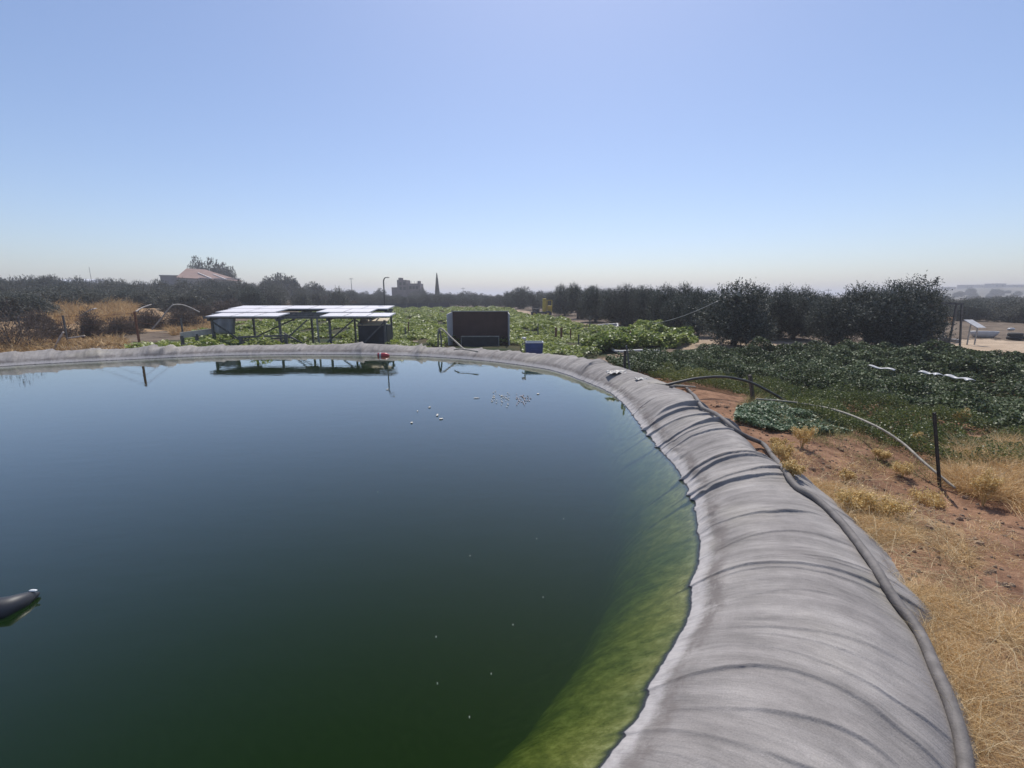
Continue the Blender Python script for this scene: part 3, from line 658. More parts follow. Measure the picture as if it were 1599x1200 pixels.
# cypress
def cypress():
    p = PD(683, 462, 140); z0 = gz(p.x, p.y); h = PD(683, 427, 140).z-z0; root = empty('cypress_tree', (p.x, p.y, z0))
    MB().tube([(0, 0, -.2), (0, 0, h*.9)], [.14, .03], 6).build('trunk', bark, root, True)
    k = 9000; t = rng.uniform(0, 1, k); rr = .92*np.clip(1-t, 0, 1)**.85*np.clip(t*6, .55, 1)*rng.uniform(.5, 1.05, k); a = rng.uniform(0, 6.283, k)
    c = np.stack([rr*np.cos(a), rr*np.sin(a), .3+t*(h-.35)], 1)
    ax = np.stack([np.cos(a)*.3, np.sin(a)*.3, np.ones(k)], 1)+rng.normal(size=(k, 3))*.3
    v, f = leaf_quads(c, ax, rng.uniform(.25, .5, k), rng.uniform(.09, .16, k)); fastmesh('crown', v, f, dark_leaf, root)
    tag(root, 'slim pointed dark cypress right of the unfinished building', 'cypress')
cypress()

# bare brown scrub on the left bank
scrub_m = leafmat('scrub_twig', [(.06, .045, .035), (.12, .09, .07), (.2, .15, .11)], .8, .1)
def scrub(u, vb, vt, wpx, label, name='bush'):
    g = G(u, vb); h = max(.4, PD(u, vt, g.y).z-g.z); r = wpx/2/FPX*g.y; k = 5200
    root = empty(name, g)
    t = MB()
    for q in range(7):
        a = q*.9; t.tube([(0, 0, -.05), (r*.3*math.cos(a), r*.3*math.sin(a), h*.4), (r*.6*math.cos(a), r*.6*math.sin(a), h*.75)], [.02, .014, .006], 5)
    t.build('stem', bark, root, True)
    d = unit(rng.normal(size=(k, 3))); d[:, 2] = np.abs(d[:, 2]); c = d*(rng.uniform(.2, 1, k)**.5)[:, None]*np.array([r, r, h])*(1+.25*np.sin(d[:, :1]*9))
    v, f = leaf_quads(c, d+rng.normal(size=(k, 3))*.5+np.array([0, 0, .4]), rng.uniform(.06, .2, k)*max(1, g.y/22), rng.uniform(.012, .03, k)*max(1, g.y/22)); fastmesh('foliage', v, f, scrub_m, root)
    tag(root, label, 'bush')
scrub(20, 546, 480, 110, 'large dark brown bush at the left edge behind the fence')
scrub(-70, 548, 482, 110, 'dark bush partly outside the left edge')
scrub(144, 527, 488, 34, 'narrow dark bush between the two patches of tall straw')
for k, (u, vb, vt, wp, lab) in enumerate([(85,530,505,60,'low brown scrub in front of the left straw patch'),(190,522,498,50,'low brown scrub behind the rusty fence post'),(232,512,487,44,'brown scrub left of the bent pale hoop'),
    (285,512,480,54,'dark brown scrub beneath the bent pale hoop'),(318,498,478,44,'dark scrub behind the left corner of the solar rack'),(360,490,470,50,'brown scrub behind the solar panels, left end'),
    (420,483,467,50,'brown scrub behind the middle of the solar panels'),(505,481,466,40,'pinkish brown dry scrub behind the right half of the solar panels'),(540,481,466,30,'small brown scrub left of the dark net fence'),(60,512,488,36,'small scrub at the foot of the left straw patch')]):
    scrub(u, vb, vt, wp, lab)
# dry thistles on the right bank
thistle_m = leafmat('thistle_straw', [(.46, .31, .10), (.66, .48, .2), (.78, .62, .34)], .7, .3)
def thistle(u, vb, hh, r, label, m=None, k=900, name='thistle'):
    g = G(u, vb, surf); root = empty(name, g); t = MB(); tips = []
    for q in range(9):
        a = q*2.4; rr = r*random.uniform(.3, 1); z = hh*random.uniform(.55, 1); e = Vector((rr*math.cos(a), rr*math.sin(a), z)); tips.append(e)
        t.tube([(0, 0, -.03), (rr*.35*math.cos(a), rr*.35*math.sin(a), z*.55), e], [.004, .003, .002], 5)
    t.build('stem', m or thistle_m, root)
    tp = np.array([tuple(e) for e in tips]); c = tp[rng.integers(0, len(tp), k)]*rng.uniform(.55, 1, (k, 1))+rng.normal(size=(k, 3))*r*.14
    v, f = leaf_quads(c, rng.normal(size=(k, 3))+np.array([0, 0, .5]), rng.uniform(.012, .03, k), rng.uniform(.007, .015, k)); fastmesh('flower_heads', v, f, m or thistle_m, root)
    tag(root, label, 'dry weed')
for u, vb, hh, r, lab in [(1218,726,.27,.13,'bushy dry yellow thistle standing against the grey hose'),(1252,700,.30,.13,'tall dry yellow thistle just above the hose, beside the low green creeper'),(1212,700,.12,.10,'small pale thistle between the hose and the green creeper'),
    (1322,755,.16,.09,'small dry thistle alone on the red soil'),(1375,720,.17,.12,'grey dry weed beneath the thin pale pipe'),(1408,745,.20,.14,'pale feathery dry weed just left of the leaning post'),(1235,745,.15,.1,'low straw weed at the liner edge below the thistles'),
    (1535,790,.42,.14,'tall thin straw weed right of the leaning post'),(1428,700,.28,.10,'pale seed stalk in the green weeds behind the thin pipe'),(1500,668,.36,.12,'pale seed stalk in the green weeds right of the leaning post'),(1450,790,.16,.2,'pale dry weed at the foot of the leaning post'),(1330,800,.2,.16,'golden dry tuft on the soil between hose and post'),(1380,810,.18,.18,'golden dry tuft nearest the bend of the hose')]:
    thistle(u, vb, hh, r, lab, k=2000)

# ------------------------------------------------------------------ HOSES AND PIPES
print('things')
hose_m = mat('grey_hose', (.145, .13, .12), .7, .25, 12, .2, 60)
black_pipe = mat('black_pipe', (.05, .047, .042), .5, .4, 7)
pale_pipe = mat('pale_pipe', (.30, .27, .22), .7, .3, 14)
steel = mat('dark_steel', (.10, .10, .10), .6, .35, 9); rust = mat('rusty_steel', (.16, .07, .04), .85, .4, 20)
galv = mat('galvanised_steel', (.34, .34, .33), .45, .25, 8, metal=.4)
def hose():
    px = [(1047,606),(1068,608),(1083,619),(1092,633),(1112,650),(1150,674),(1192,702),(1222,732),(1243,764),(1275,785),(1310,818),(1348,868),(1384,925),(1430,990),(1463,1060),(1487,1120),(1505,1200),(1512,1290)]
    from mathutils.bvhtree import BVHTree
    me = LINER.data; bv = BVHTree.FromPolygons([v.co.copy() for v in me.vertices], [tuple(p.vertices) for p in me.polygons if abs(me.vertices[p.vertices[0]].co.x-2.3) < 3 and me.vertices[p.vertices[0]].co.y < 11])
    def hit(u, v):
        r = Vector(ray(u, v)); h, _, _, d = bv.ray_cast(Vector((0, 0, CAM_H)), r); g_ = G(u, v)
        return np.array(tuple(h if h is not None and h.y < g_.y else g_))
    path = catmull([hit(u, v) for u, v in px], 14, False); z = []
    for p in path:
        h, _, _, _ = bv.ray_cast(Vector((p[0], p[1], 3)), Vector((0, 0, -1))); z.append(max(h.z if h is not None else -9, gz(p[0], p[1])))
    z = np.array(z)
    for _ in range(3): z = np.maximum(z, np.convolve(np.pad(z, 5, mode='edge'), np.ones(11)/11, 'valid'))
    z = np.convolve(np.pad(z, 4, mode='edge'), np.ones(9)/9, 'valid'); path[:, 2] = z+.026
    o = MB().tube(path, .028, 14).build('hose', hose_m, None, True)
    tag(o, 'long thick grey hose lying along the outer edge of the liner bank', 'hose')
hose()
def arc_pipe(name, pts, r, m, label, cat='pipe', n=8, sm=12):
    path = catmull([np.array(tuple(p)) for p in pts], sm, False); o = MB().tube(path, r, n).build(name, m, None, True); tag(o, label, cat); return o
gA = G(1040, 604, surf); gB = G(1245, 640)
a0 = Vector((gA.x, gA.y, gA.z+.03)); b0 = Vector((gB.x, gB.y, gB.z+.03))
def between(u, v, t):       # point on the view ray at the depth between the two pipe ends
    return PD(u, v, a0.y+(b0.y-a0.y)*t)
arc_pipe('pipe', [a0, between(1060,597,.08), between(1090,591,.25), between(1130,589,.45), between(1170,597,.65), between(1205,614,.83), b0, G(1262,646)], .026, black_pipe, 'black plastic pipe arching up over the red soil at the bend of the bank')
arc_pipe('pipe', [tuple(Vector(G(1012,601,surf))+Vector((0,0,.03))), tuple(Vector(G(1050,606,surf))+Vector((0,0,.05))), tuple(Vector(G(1085,609))+Vector((0,0,.06)))], .018, pale_pipe, 'short straight pale pipe end lying beside the start of the grey hose')
p2 = [Vector(G(u, v))+Vector((0, 0, h)) for u, v, h in [(1180,633,.12),(1240,645,.2),(1300,667,.3),(1355,697,.34),(1400,722,.3),(1440,747,.2),(1490,770,.06)]]
arc_pipe('pipe', p2, .016, pale_pipe, 'long thin pale pipe curving through the green weeds to the leaning post')
# leaning post at the right
g = G(1471, 762); tp = PD(1459, 645, g.y+.05)
o = MB(); o.beam(g-Vector((0,0,.1)), tp, .035, .012); o.beam(g+Vector((.012,.016,-.1)), tp+Vector((.012,.016,0)), .012, .035); tag(o.build('fence_post', mat('black_iron', (.035,.033,.03), .8, .3, 20)), 'dark iron angle post leaning alone in the weeds at the right', 'post')
g = G(1178, 628); tp = PD(1171, 586, g.y); o = MB().beam(g-Vector((0,0,.1)), tp, .07, .05).build('wooden_post', mat('grey_wood', (.10,.085,.07), .9, .3, 20)); tag(o, 'short dark wooden stake beneath the arching black pipe', 'post')
# two crossed posts at the bank
g = PD(977, 590, 10.7); g.z = gz(g.x, g.y); o = MB().beam(g-Vector((0,0,.3)), PD(976, 548, g.y), .06, .05).build('wooden_post', mat('dark_stake', (.05,.045,.04), .9, .3, 20)); tag(o, 'thick upright dark stake behind the bank, left one of a touching pair', 'post')
g = PD(989, 590, 10.6); g.z = gz(g.x, g.y); o = MB().beam(g-Vector((0,0,.3)), PD(978, 540, g.y), .035, .03).build('fence_post', steel); tag(o, 'thin dark iron stake leaning left against the thicker stake behind the bank', 'post')
# torn plastic scraps beside
for (u, v, lab, s_) in [(962,584,'torn whitish plastic sheet beside the pair of dark stakes',.26),(1002,594,'small crumpled white rag at the foot of the leaning iron stake',.16)]:
    g = G(u, v, surf); nx = 14; X, Y = np.meshgrid(np.linspace(-1, 1, nx), np.linspace(-1, 1, nx)); Z = .25*np.abs(vnoise(X, Y, .45, int(u)))+.1*vnoise(X, Y, .2, 5)
    V = np.stack([X.ravel()*s_*.8, Y.ravel()*s_*.5, Z.ravel()*s_+.02], 1)+np.array(tuple(g)); i, j = np.meshgrid(np.arange(nx-1), np.arange(nx-1), indexing='ij')
    F = np.stack([i*nx+j, i*nx+j+1, (i+1)*nx+j+1, (i+1)*nx+j], -1).reshape(-1, 4)
    o = fastmesh('plastic_scrap', V, F, mat('scrap_plastic', (.34,.33,.32), .5, .2, 9), smooth=True); o.modifiers.new('t', 'SOLIDIFY').thickness = .004; tag(o, lab, 'plastic scrap')
# white mulch strips in the pepper field
def strip(pts, wd_, label, m):
    c = [Vector(G(u, v)) for u, v in pts]; path = catmull([np.array(tuple(p)) for p in c], 10, False); V = []; n_ = len(path)
    for i, p in enumerate(path):
        t = path[min(i+1, n_-1)]-path[max(i-1, 0)]; nn_ = np.array([-t[1], t[0], 0]); nn_ /= np.linalg.norm(nn_)
        for q in range(5):
            o_ = (q/4-.5)*wd_*(1+.3*math.sin(i*.4)); xy = p+nn_*o_; V.append((xy[0], xy[1], p[2]+.38+.02*math.sin(i*.5)+.03*(1-(q-2)**2/4)))
    F = [(i*5+q, (i+1)*5+q, (i+1)*5+q+1, i*5+q+1) for i in range(n_-1) for q in range(4)]
    o = MB(); o.v = V; o.f = F; o = o.build('plastic_sheet', m, None, True); o.modifiers.new('t', 'SOLIDIFY').thickness = .004; tag(o, label, 'plastic sheet')
white_pl = mat('white_plastic', (.48, .47, .46), .4, .15, 10)
strip([(1352,592),(1372,596),(1395,600)], .14, 'short white plastic strip in the pepper plants, farthest left of three', white_pl)
strip([(1432,603),(1450,606),(1462,609)], .16, 'bright white plastic strip in the middle of the pepper plants', white_pl)
strip([(1472,610),(1492,614),(1512,619)], .16, 'white plastic strip nearest the right edge of the pepper plants', white_pl)

# ------------------------------------------------------------------ SOLAR RACK
def solar():
    yF, yM, yB, yE = 18.1, 19.2, 20.4, 21.6
    def hz(y): return 1.19+(y-18.1)/3.5*.30
    root = empty('solar_rack', (-8.8, 19.8, gz(-8.8, 19.8))); off = root.location
    glass = mat('panel_glass_glare', (.68, .65, .66), .5, .06, 3, spec=.6); backm = mat('panel_back', (.05,.05,.055), .6); frm = mat('panel_frame', (.6,.58,.59), .5)  # whitened glass colour stands in for sky glare on the panels
    def L(p): return Vector(p)-off
    def panel(x0, x1, y0, y1, dz=0):
        za, zb = hz(y0)+dz, hz(y1)+dz; ang = math.atan2(zb-za, y1-y0); c = Vector(((x0+x1)/2, (y0+y1)/2, (za+zb)/2)); ly = math.hypot(y1-y0, zb-za)
        o = MB().box(L(c), (x1-x0-.02, ly-.02, .03), 0, ang).build('solar_panel', backm, root)
        n_ = Vector((0, -math.sin(ang), math.cos(ang)))
        MB().box(L(c)+n_*.019, (x1-x0-.05, ly-.05, .006), 0, ang).build('glass_face', glass, o)
        f = MB()
        for sy in (-1, 1): f.box(L(c)+Vector((0, math.cos(ang), math.sin(ang)))*sy*(ly/2)+n_*.005, (x1-x0+.01, .025, .045), 0, ang)
        for sx in (-1, 1): f.box(L(c)+Vector((sx*(x1-x0)/2, 0, 0))+n_*.004, (.025, ly-.03, .043), 0, ang)
        f.build('panel_frame', frm, o)
    def row(xa, xb, ya, yb, n, dz=0):
        for i in range(n): panel(xa+(xb-xa)*i/n, xa+(xb-xa)*(i+1)/n, ya, yb, dz)
    row(-12.05, -9.25, yF, yM-.06, 3, -.03); row(-7.56, -4.84, yF, yM-.06, 3, -.03)
    row(-12.35, -9.9, yM, yB, 2); row(-8.15, -5.95, yM, yB, 2)
    row(-12.55, -5.5, yB, yE, 6)
    # rails, posts and braces
    r = MB()
    for y in (yF+.2, yM-.2, yM+.5, yB+.3, yE-.3): r.beam(L((-12.3, y, hz(y)-.09)), L((-5.6, y, hz(y)-.09)), .06, .09)
    r.build('rail', steel, root)
    xs_ = [-12.0, -9.3, -7.3, -5.6]
    for x in xs_:
        MB().beam(L((x, yF, hz(yF)-.16)), L((x, yE, hz(yE)-.16)), .06, .09).build('cross_beam', steel, root)
        for y in (yF+.25, yE-.3):
            x_ = -5.1 if (x == -5.6 and y < 19) else x
            g_ = gz(x_, y); MB().box(L((x_, y, (g_-.1+hz(y)-.2)/2)), (.075, .075, hz(y)-.1-g_), 0).build('post', steel, root)
    for a, b in [((-12.0, yF+.25, .95), (-10.6, yF+.3, -.05)), ((-9.3, yF+.25, .1), (-8.2, yF+.3, 1.02)), ((-9.2, yF+.3, .5), (-8.0, yF+.3, -.2)), ((-7.9, yF+.4, -.2), (-6.4, yF+.4, 1.0)), ((-6.3, yF+.35, 1.02), (-5.4, yF+.9, .25)), ((-6.35, yF+.3, -.25), (-5.05, yF+.2, .98)), ((-11.9, yE-.4, .1), (-9.4, yE-.4, 1.2))]:
        MB().beam(L(a), L(b), .05, .05).build('brace', steel, root)
    MB().beam(L((-8.15, yM, -.3)), L((-8.15, yM, 1.1)), .06, .06).build('post', galv, root)
    MB().beam(L((-6.35, yM+.2, -.3)), L((-6.35, yM+.2, 1.15)), .07, .07).build('post', steel, root)
    tag(root, 'ground rack of pale glossy solar panels on dark steel posts beyond the far bank', 'solar rack')
    # grey sheet hanging behind the left end
    c = PD(351, 506, 20.3); nx = 12; X, Z = np.meshgrid(np.linspace(-.5, .5, nx), np.linspace(-.45, .45, nx)); Yy = .06*np.sin(X*14)+.03*np.sin(Z*7)
    X2 = X+(.5-Z)*-.12; V = np.stack([X2.ravel(), Yy.ravel(), Z.ravel()], 1)+np.array(tuple(c)); i, j = np.meshgrid(np.arange(nx-1), np.arange(nx-1), indexing='ij')
    o = fastmesh('hanging_sheet', V, np.stack([i*nx+j, i*nx+j+1, (i+1)*nx+j+1, (i+1)*nx+j], -1).reshape(-1, 4), mat('grey_sheet', (.3,.3,.31), .8, .15, 4), smooth=True)
    o.modifiers.new('t', 'SOLIDIFY').thickness = .01; tag(o, 'pale grey sheet hanging under the left end of the solar panels', 'sheet')
solar()
# low bench-like frame left of the rack
def low_frame():
    a = PD(282, 524, 17.6); b = PD(335, 517, 18.6); root = empty('low_table', (a.x, a.y, gz(a.x, a.y))); o_ = root.location
    MB().beam(a-o_, b-o_, .05, .22).build('top_board', mat('pale_board', (.5,.46,.4), .7, .15, 6), root)
    for t in (0.03, .45, .97):
        p = a.lerp(b, t); MB().beam(p-o_-Vector((0,0,.03)), Vector((p.x, p.y, gz(p.x, p.y)-.1))-o_, .09).build('leg', steel, root)
    MB().beam(a-o_-Vector((0,0,.35)), b-o_-Vector((0,0,.3)), .04).build('rail', steel, root)
    tag(root, 'low bench with pale top board and dark legs left of the solar rack', 'bench')
    a = PD(372, 527, 17.4); b = PD(450, 524, 17.6); r2 = empty('pipe_rack', (a.x, a.y, gz(a.x, a.y))); o2 = r2.location
    m_ = MB(); m_.beam(a-o2, b-o2, .07); m_.beam(a-o2+Vector((0, .2, -.14)), b-o2+Vector((0,.2,-.1)), .06); m_.build('rail', steel, r2)
    for t in (.05, .5, .95):
        p = a.lerp(b, t); MB().beam(p-o2, Vector((p.x, p.y, gz(p.x, p.y)-.1))-o2, .10).build('leg', steel, r2)
    tag(r2, 'low dark pipe manifold standing under the left half of the solar rack', 'pipe rack')
low_frame()
# black chest with wooden lid
def chest():
    y = 18.6; a = PD(559, 515, y); b = PD(604, 515, y); top = PD(580, 508, y).z; root = empty('storage_chest', ((a.x+b.x)/2, y+.35, gz(a.x, y))); o_ = root.location
    wd_ = b.x-a.x; hh = top-o_.z
    MB().box((0, 0, hh/2), (wd_, .7, hh)).build('body', mat('black_panel', (.018,.02,.03), .5, .3, 5), root, bevel=.012)
    MB().box((-.04, 0, hh+.12), (wd_*.98, .8, .025), 0, R(17)).build('lid', mat('plywood', (.58,.5,.36), .7, .15, 5), root)
    MB().box((-wd_/2+.03, -.1, hh+.04), (.03, .45, .1)).build('lid_support', steel, root)
    tag(root, 'black chest with a raised pale wooden lid under the right end of the solar rack', 'chest')
chest()
# pole with curved lamp
def lamp():
    x = PD(601, 480, 22.).x; z0 = gz(x, 22); top = PD(599, 437, 22).z; root = empty('lamp_post', (x, 22, z0)); h = top-z0
    MB().tube([(0, 0, -.1), (0, 0, h-.08), (.02, 0, h), (.07, 0, h+.08), (.14, 0, h+.1)], [.035, .03, .028, .025, .022], 10).build('pole', steel, root, True)
    MB().blob((.2, 0, h+.1), (.09, .05, .03), 10, 0).build('lamp_head', galv, root, True)
    tag(root, 'slim dark lamp post with a curved top behind the right end of the solar rack', 'lamp post')
    a = Vector((x+.1, 22, top+.03)); e = PD(700, 505, 26)
    pts = [a.lerp(Vector((x+5.5, 30, 1.6)), t)-Vector((0, 0, .35*math.sin(math.pi*t))) for t in np.linspace(0, 1, 12)]
lamp()
# brown open-fronted shelter
def shelter():
    y = 21.5; z0 = gz(-1.2, y); aL = PD(707, 540, y); bR = PD(794, 540, y); top = PD(750, 487, y).z
    root = empty('shelter', ((aL.x+bR.x)/2, y, z0), R(1.5)); W = bR.x-aL.x; H_ = top-z0
    brown = mat('brown_sheet', (.085, .045, .035), .75, .18, 2.5, .1, 12); pale = mat('pale_sheet', (.42,.39,.36), .7, .12, 4)
    b = MB(); b.box((0, 0, H_/2-.05), (W, .04, H_+.1)); b.build('back_panel', brown, root)
    lip = MB(); lip.box((0, .0, H_+.02), (W+.06, .07, .035)); lip.build('top_lip', pale, root)
    # side walls flare towards the front; their tops slope down
    for sgn in (-1, 1):
        x0 = sgn*(W/2); x1 = sgn*(W/2)+(-.2 if sgn < 0 else .05); d = .5; t = .03; V = []
        for dx in (0, -sgn*t): V += [(x0+dx, -.02, -.1), (x1+dx+(.05 if sgn < 0 else 0), -d, -.1), (x1+dx, -d, H_-.10), (x0+dx, -.02, H_-.01)]
        m_ = MB(); m_.add(V, [(0,1,2,3),(7,6,5,4),(0,4,5,1),(1,5,6,2),(2,6,7,3),(3,7,4,0)]); m_.build('side_wall', mat('sunlit_side_sheet', (.55,.51,.49), .7, .1, 4), root)  # pale base colour puts sunlight on the side walls into the material
    # inner low cabinet
    cx = (PD(750, 535, y-.3).x-(aL.x+bR.x)/2)
    w2 = 1.72; h2 = PD(750, 524, y-.45).z-z0; cab = MB().box((cx, -.38, h2/2-.04), (w2, .6, h2)).build('cabinet', mat('dark_cabinet', (.022,.024,.03), .5, .3, 4), root, bevel=.01)
    f = MB(); f.box((cx, -.69, h2-.03), (w2+.03, .02, .03)); f.box((cx-w2/2, -.69, h2/2-.06), (.025, .02, h2-.03)); f.box((cx+w2/2, -.69, h2/2-.06), (.025, .02, h2-.03))
    f.build('front_frame', galv, cab)
    tag(root, 'dark brown sheet-metal shelter with flared sides and a low dark cabinet, behind the far bank', 'shelter')
shelter()
# bent pipe over the bank left of the shelter
y = 16.6
pA = PD(684, 548, y); pB = PD(689, 548, y); 
root = empty('standpipe', (PD(686, 540, y).x, y, gz(PD(686,540,y).x, y))); o_ = root.location
MB().tube([pA-o_-Vector((0,0,.2)), PD(684,525,y)-o_, PD(686,516,y)-o_], .028, 8).build('leg', steel, root, True)
MB().tube([pB-o_-Vector((0,0,.2)), PD(689,530,y)-o_, PD(687,516,y)-o_], .028, 8).build('leg', steel, root, True)
path = catmull([np.array(tuple(p-o_)) for p in [PD(684,518,y), PD(687,513.5,y), PD(693,516,y-.05), PD(703,526,y-.3), PD(716,538,y-.7), PD(724,545,y-1.0), PD(733,547.5,y-1.25)]], 8, False)
MB().tube(path, .032, 8).build('hose', pale_pipe, root, True)
tag(root, 'bent pipe on two thin legs beside the left side of the brown shelter', 'standpipe')
o = MB().tube([P(709, 546.5, .33), P(718, 545, .38), P(733, 547, .36), P(746, 549.5, .35)], .02, 8).build('pipe', pale_pipe, None, True); tag(o, 'short pale pipe lying on the liner in front of the brown shelter', 'pipe')
# blue tub
def tub():
    y = 14.5; a = PD(821, 545, y); b = PD(848, 545, y); top = PD(834, 536, y).z; z0 = gz((a.x+b.x)/2, y); root = empty('blue_tub', ((a.x+b.x)/2, y+.2, z0)); W = b.x-a.x; h = top-z0
    bl = mat('blue_plastic', (.014,.04,.15), .4, .2, 6)
    m_ = MB(); n_ = 4; o_w, o_d = W/2, .22
    def ringv(k, z, s=1): return [(-o_w*s*k, -o_d*s*k, z), (o_w*s*k, -o_d*s*k, z), (o_w*s*k, o_d*s*k, z), (-o_w*s*k, o_d*s*k, z)]
    V = ringv(.93, -.05)+ringv(1, h)+ringv(.93, h)+ringv(.86, .05)
    F = [(3,2,1,0)]+[(l*4+i, l*4+(i+1) % 4, (l+1)*4+(i+1) % 4, (l+1)*4+i) for l in range(3) for i in range(4)]+[(12,13,14,15)]
    m_.add(V, F); m_.build('body', bl, root, bevel=.012)
    r_ = MB()
    for sx, sy, dx, dy in ((0,-1,W+.03,.03),(0,1,W+.03,.03),(-1,0,.03,.4),(1,0,.03,.4)): r_.box((sx*W/2, sy*o_d, h+.012), (dx, dy, .03))
    r_.build('rim', mat('pale_rim', (.5,.52,.55), .5), root); MB().box((.02, -o_d-.012, h*.45), (W*.5, .02, .05)).build('grip', bl, root)
    MB().box((0, 0, h-.06), (W*.9, .38, .012)).build('contents', mat('tub_water', (.35,.36,.36), .3), root)
    tag(root, 'small blue plastic tub with pale rim behind the bank, right of the brown shelter', 'tub')
    x = PD(820, 540, y).x; z0 = gz(x, y); r2 = empty('valve_stake', (x, y, z0)); h = PD(820, 529, y).z-z0
    MB().beam((0, 0, -.1), (0, 0, h), .035).build('stake', steel, r2)
    MB().lathe([(.02, -.03), (.05, -.03), (.075, .015), (.07, .03), (.03, .045)], 14, (-.03, 0, h)).build('cap', white_pl, r2, True)
    MB().tube([(-.0, 0, h*.72), (-.07, 0, h*.7), (-.09, 0, h*.62)], .02, 8).build('valve', steel, r2, True)
    tag(r2, 'short black stake with a white cap standing left of the blue tub', 'stake')
tub()
# red float and white bottle at the far waterline
def float_():
    p = P(601, 554, .03); root = empty('float', (p.x, p.y-.15, 0)); red = mat('red_plastic', (.42,.04,.05), .35, .1, 6)
    M = Matrix.Rotation(R(90), 3, 'Y')
    MB().lathe([(.02, -.2), (.075, -.19), (.08, .05), (.07, .1), (.03, .17), (.015, .2)], 16, (0, 0, .03), M).build('body', red, root, True)
    MB().lathe([(.0805, -.13), (.083, -.12), (.083, -.08), (.0805, -.07)], 16, (0, 0, .03), M).build('band', white_pl, root)
    tag(root, 'small red plastic float at the foot of the far bank', 'float')
    p = P(594, 549, .14); o = MB().lathe([(.03, -.09), (.035, -.08), (.035, .04), (.014, .07), (.012, .1)], 12, (p.x, p.y, float(surf(np.array([p.x]), np.array([p.y]))[0])+.09)).build('bottle', white_pl, None, True); tag(o, 'tiny white bottle standing on the far bank above the red float', 'bottle')
float_()
p = G(646, 541.5); o = MB()
for k in range(3): o.box((p.x, p.y+.1*k, p.z+.22), (.34, .08, .03))
o.box((p.x-.14, p.y+.1, p.z+.1), (.06, .28, .2)); o.box((p.x+.14, p.y+.1, p.z+.1), (.06, .28, .2)); tag(o.build('wooden_pallet', mat('old_wood', (.38,.3,.22), .85, .2, 12)), 'small weathered wooden crate left of the bent pipe legs', 'crate')

# dark floating thing at left of the near water
def nearfloat():
    p = P(10, 950, 0); tip = P(62, 926, .02); root = empty('pump_float', (p.x, p.y, -.03)); o_ = root.location; rub = mat('black_rubber', (.02,.022,.028), .5, .2, 5)
    a = P(-70, 965, .0)-o_; b = P(15, 950, .02)-o_; c = P(48, 932, .02)-o_; d = tip-o_
    MB().tube([a, a.lerp(b, .5), b, b.lerp(c, .6), c, c.lerp(d, .6), d], [.075, .08, .075, .055, .036, .02, .006], 16).build('body', rub, root, True)
    MB().blob(c.lerp(d, .35)+Vector((0, 0, .035)), (.03, .011, .008), 10, .1).build('tip_glint', mat('glint_white', (.7,.72,.72), .15), root, True)  # small white blob paints the glint on the wet tip
    tag(root, 'black rubber float with a painted glint on its wet tip at the left edge of the water', 'float')
nearfloat()
# small debris on the water
pale_scum = mat('floating_scrap', (.55,.52,.45), .8, .2, 30); darkb = mat('dark_scrap', (.05,.05,.07), .6)
def fleck(u, v, sx, sy, label, m, name='floating_leaf', n=1, spread=0, grp=None):
    if name == 'floating_speck': sx *= .8; sy *= .8
    p = P(u, v, 0); mb = MB(); rd = random.Random(int(u*7+v))
    for q in range(n):
        c = (p.x+rd.uniform(-spread, spread), p.y+rd.gauss(0, spread*1.6), .006); a0_ = rd.uniform(0, 3); vs = []
        for k in range(7):
            a = 2*math.pi*k/7; r = .7*rd.uniform(.6, 1)/(1 if n == 1 else rd.uniform(1, 2.6)); vs.append((c[0]+math.cos(a)*sx*r, c[1]+math.sin(a)*sy*r, c[2]))
        b = len(vs); mb.add(vs+[(x, y, z+.008) for x, y, z in vs], [tuple(range(7))[::-1], tuple(range(7, 14))]+[(k, (k+1) % 7, 7+(k+1) % 7, 7+k) for k in range(7)])
    o = mb.build(name, m); tag(o, label, 'floating scrap', grp)
fleck(643,661,.035,.05,'pale leaf floating alone nearest the camera of the mid-pond scraps',pale_scum)
fleck(671,637,.04,.05,'small pale leaf floating left of the mid-pond cluster',pale_scum)
fleck(652,643,.02,.04,'tiny pale speck floating left of the mid-pond cluster',pale_scum)
fleck(683,649,.03,.12,'thin upright pale scrap floating in mid-pond',pale_scum)
fleck(689,655,.05,.05,'grey scrap floating just below the thin upright one',pale_scum)
fleck(744,622.5,.10,.03,'long thin pale reed floating left of the scum patches',pale_scum,'floating_reed')
fleck(782,622,.03,.05,'patch of pale yellow scum floating in the far half of the pond',pale_scum,'scum_patch',46,.17)
fleck(818,624,.03,.05,'patch of mixed dark and pale scum floating right of the yellow one',mat('mixed_scum',(.05,.05,.08),.6,col2=(.6,.5,.45),vs=18),'scum_patch',46,.15)
fleck(840,616,.05,.06,'faint pale scrap floating right of the scum patches',pale_scum)
fleck(605,609,.04,.05,'faint scrap floating by the mirrored lamp post',pale_scum)
for u, v in [(733,1123),(683,1070),(767,1055),(681,997),(734,870),(880,812),(690,713),(838,843),(848,935),(590,770),(801,978)]:
    fleck(u, v, .004, .008, 'tiny white speck drifting on the dark green water', white_pl, 'floating_speck', 1, 0, 'white specks on the near water')

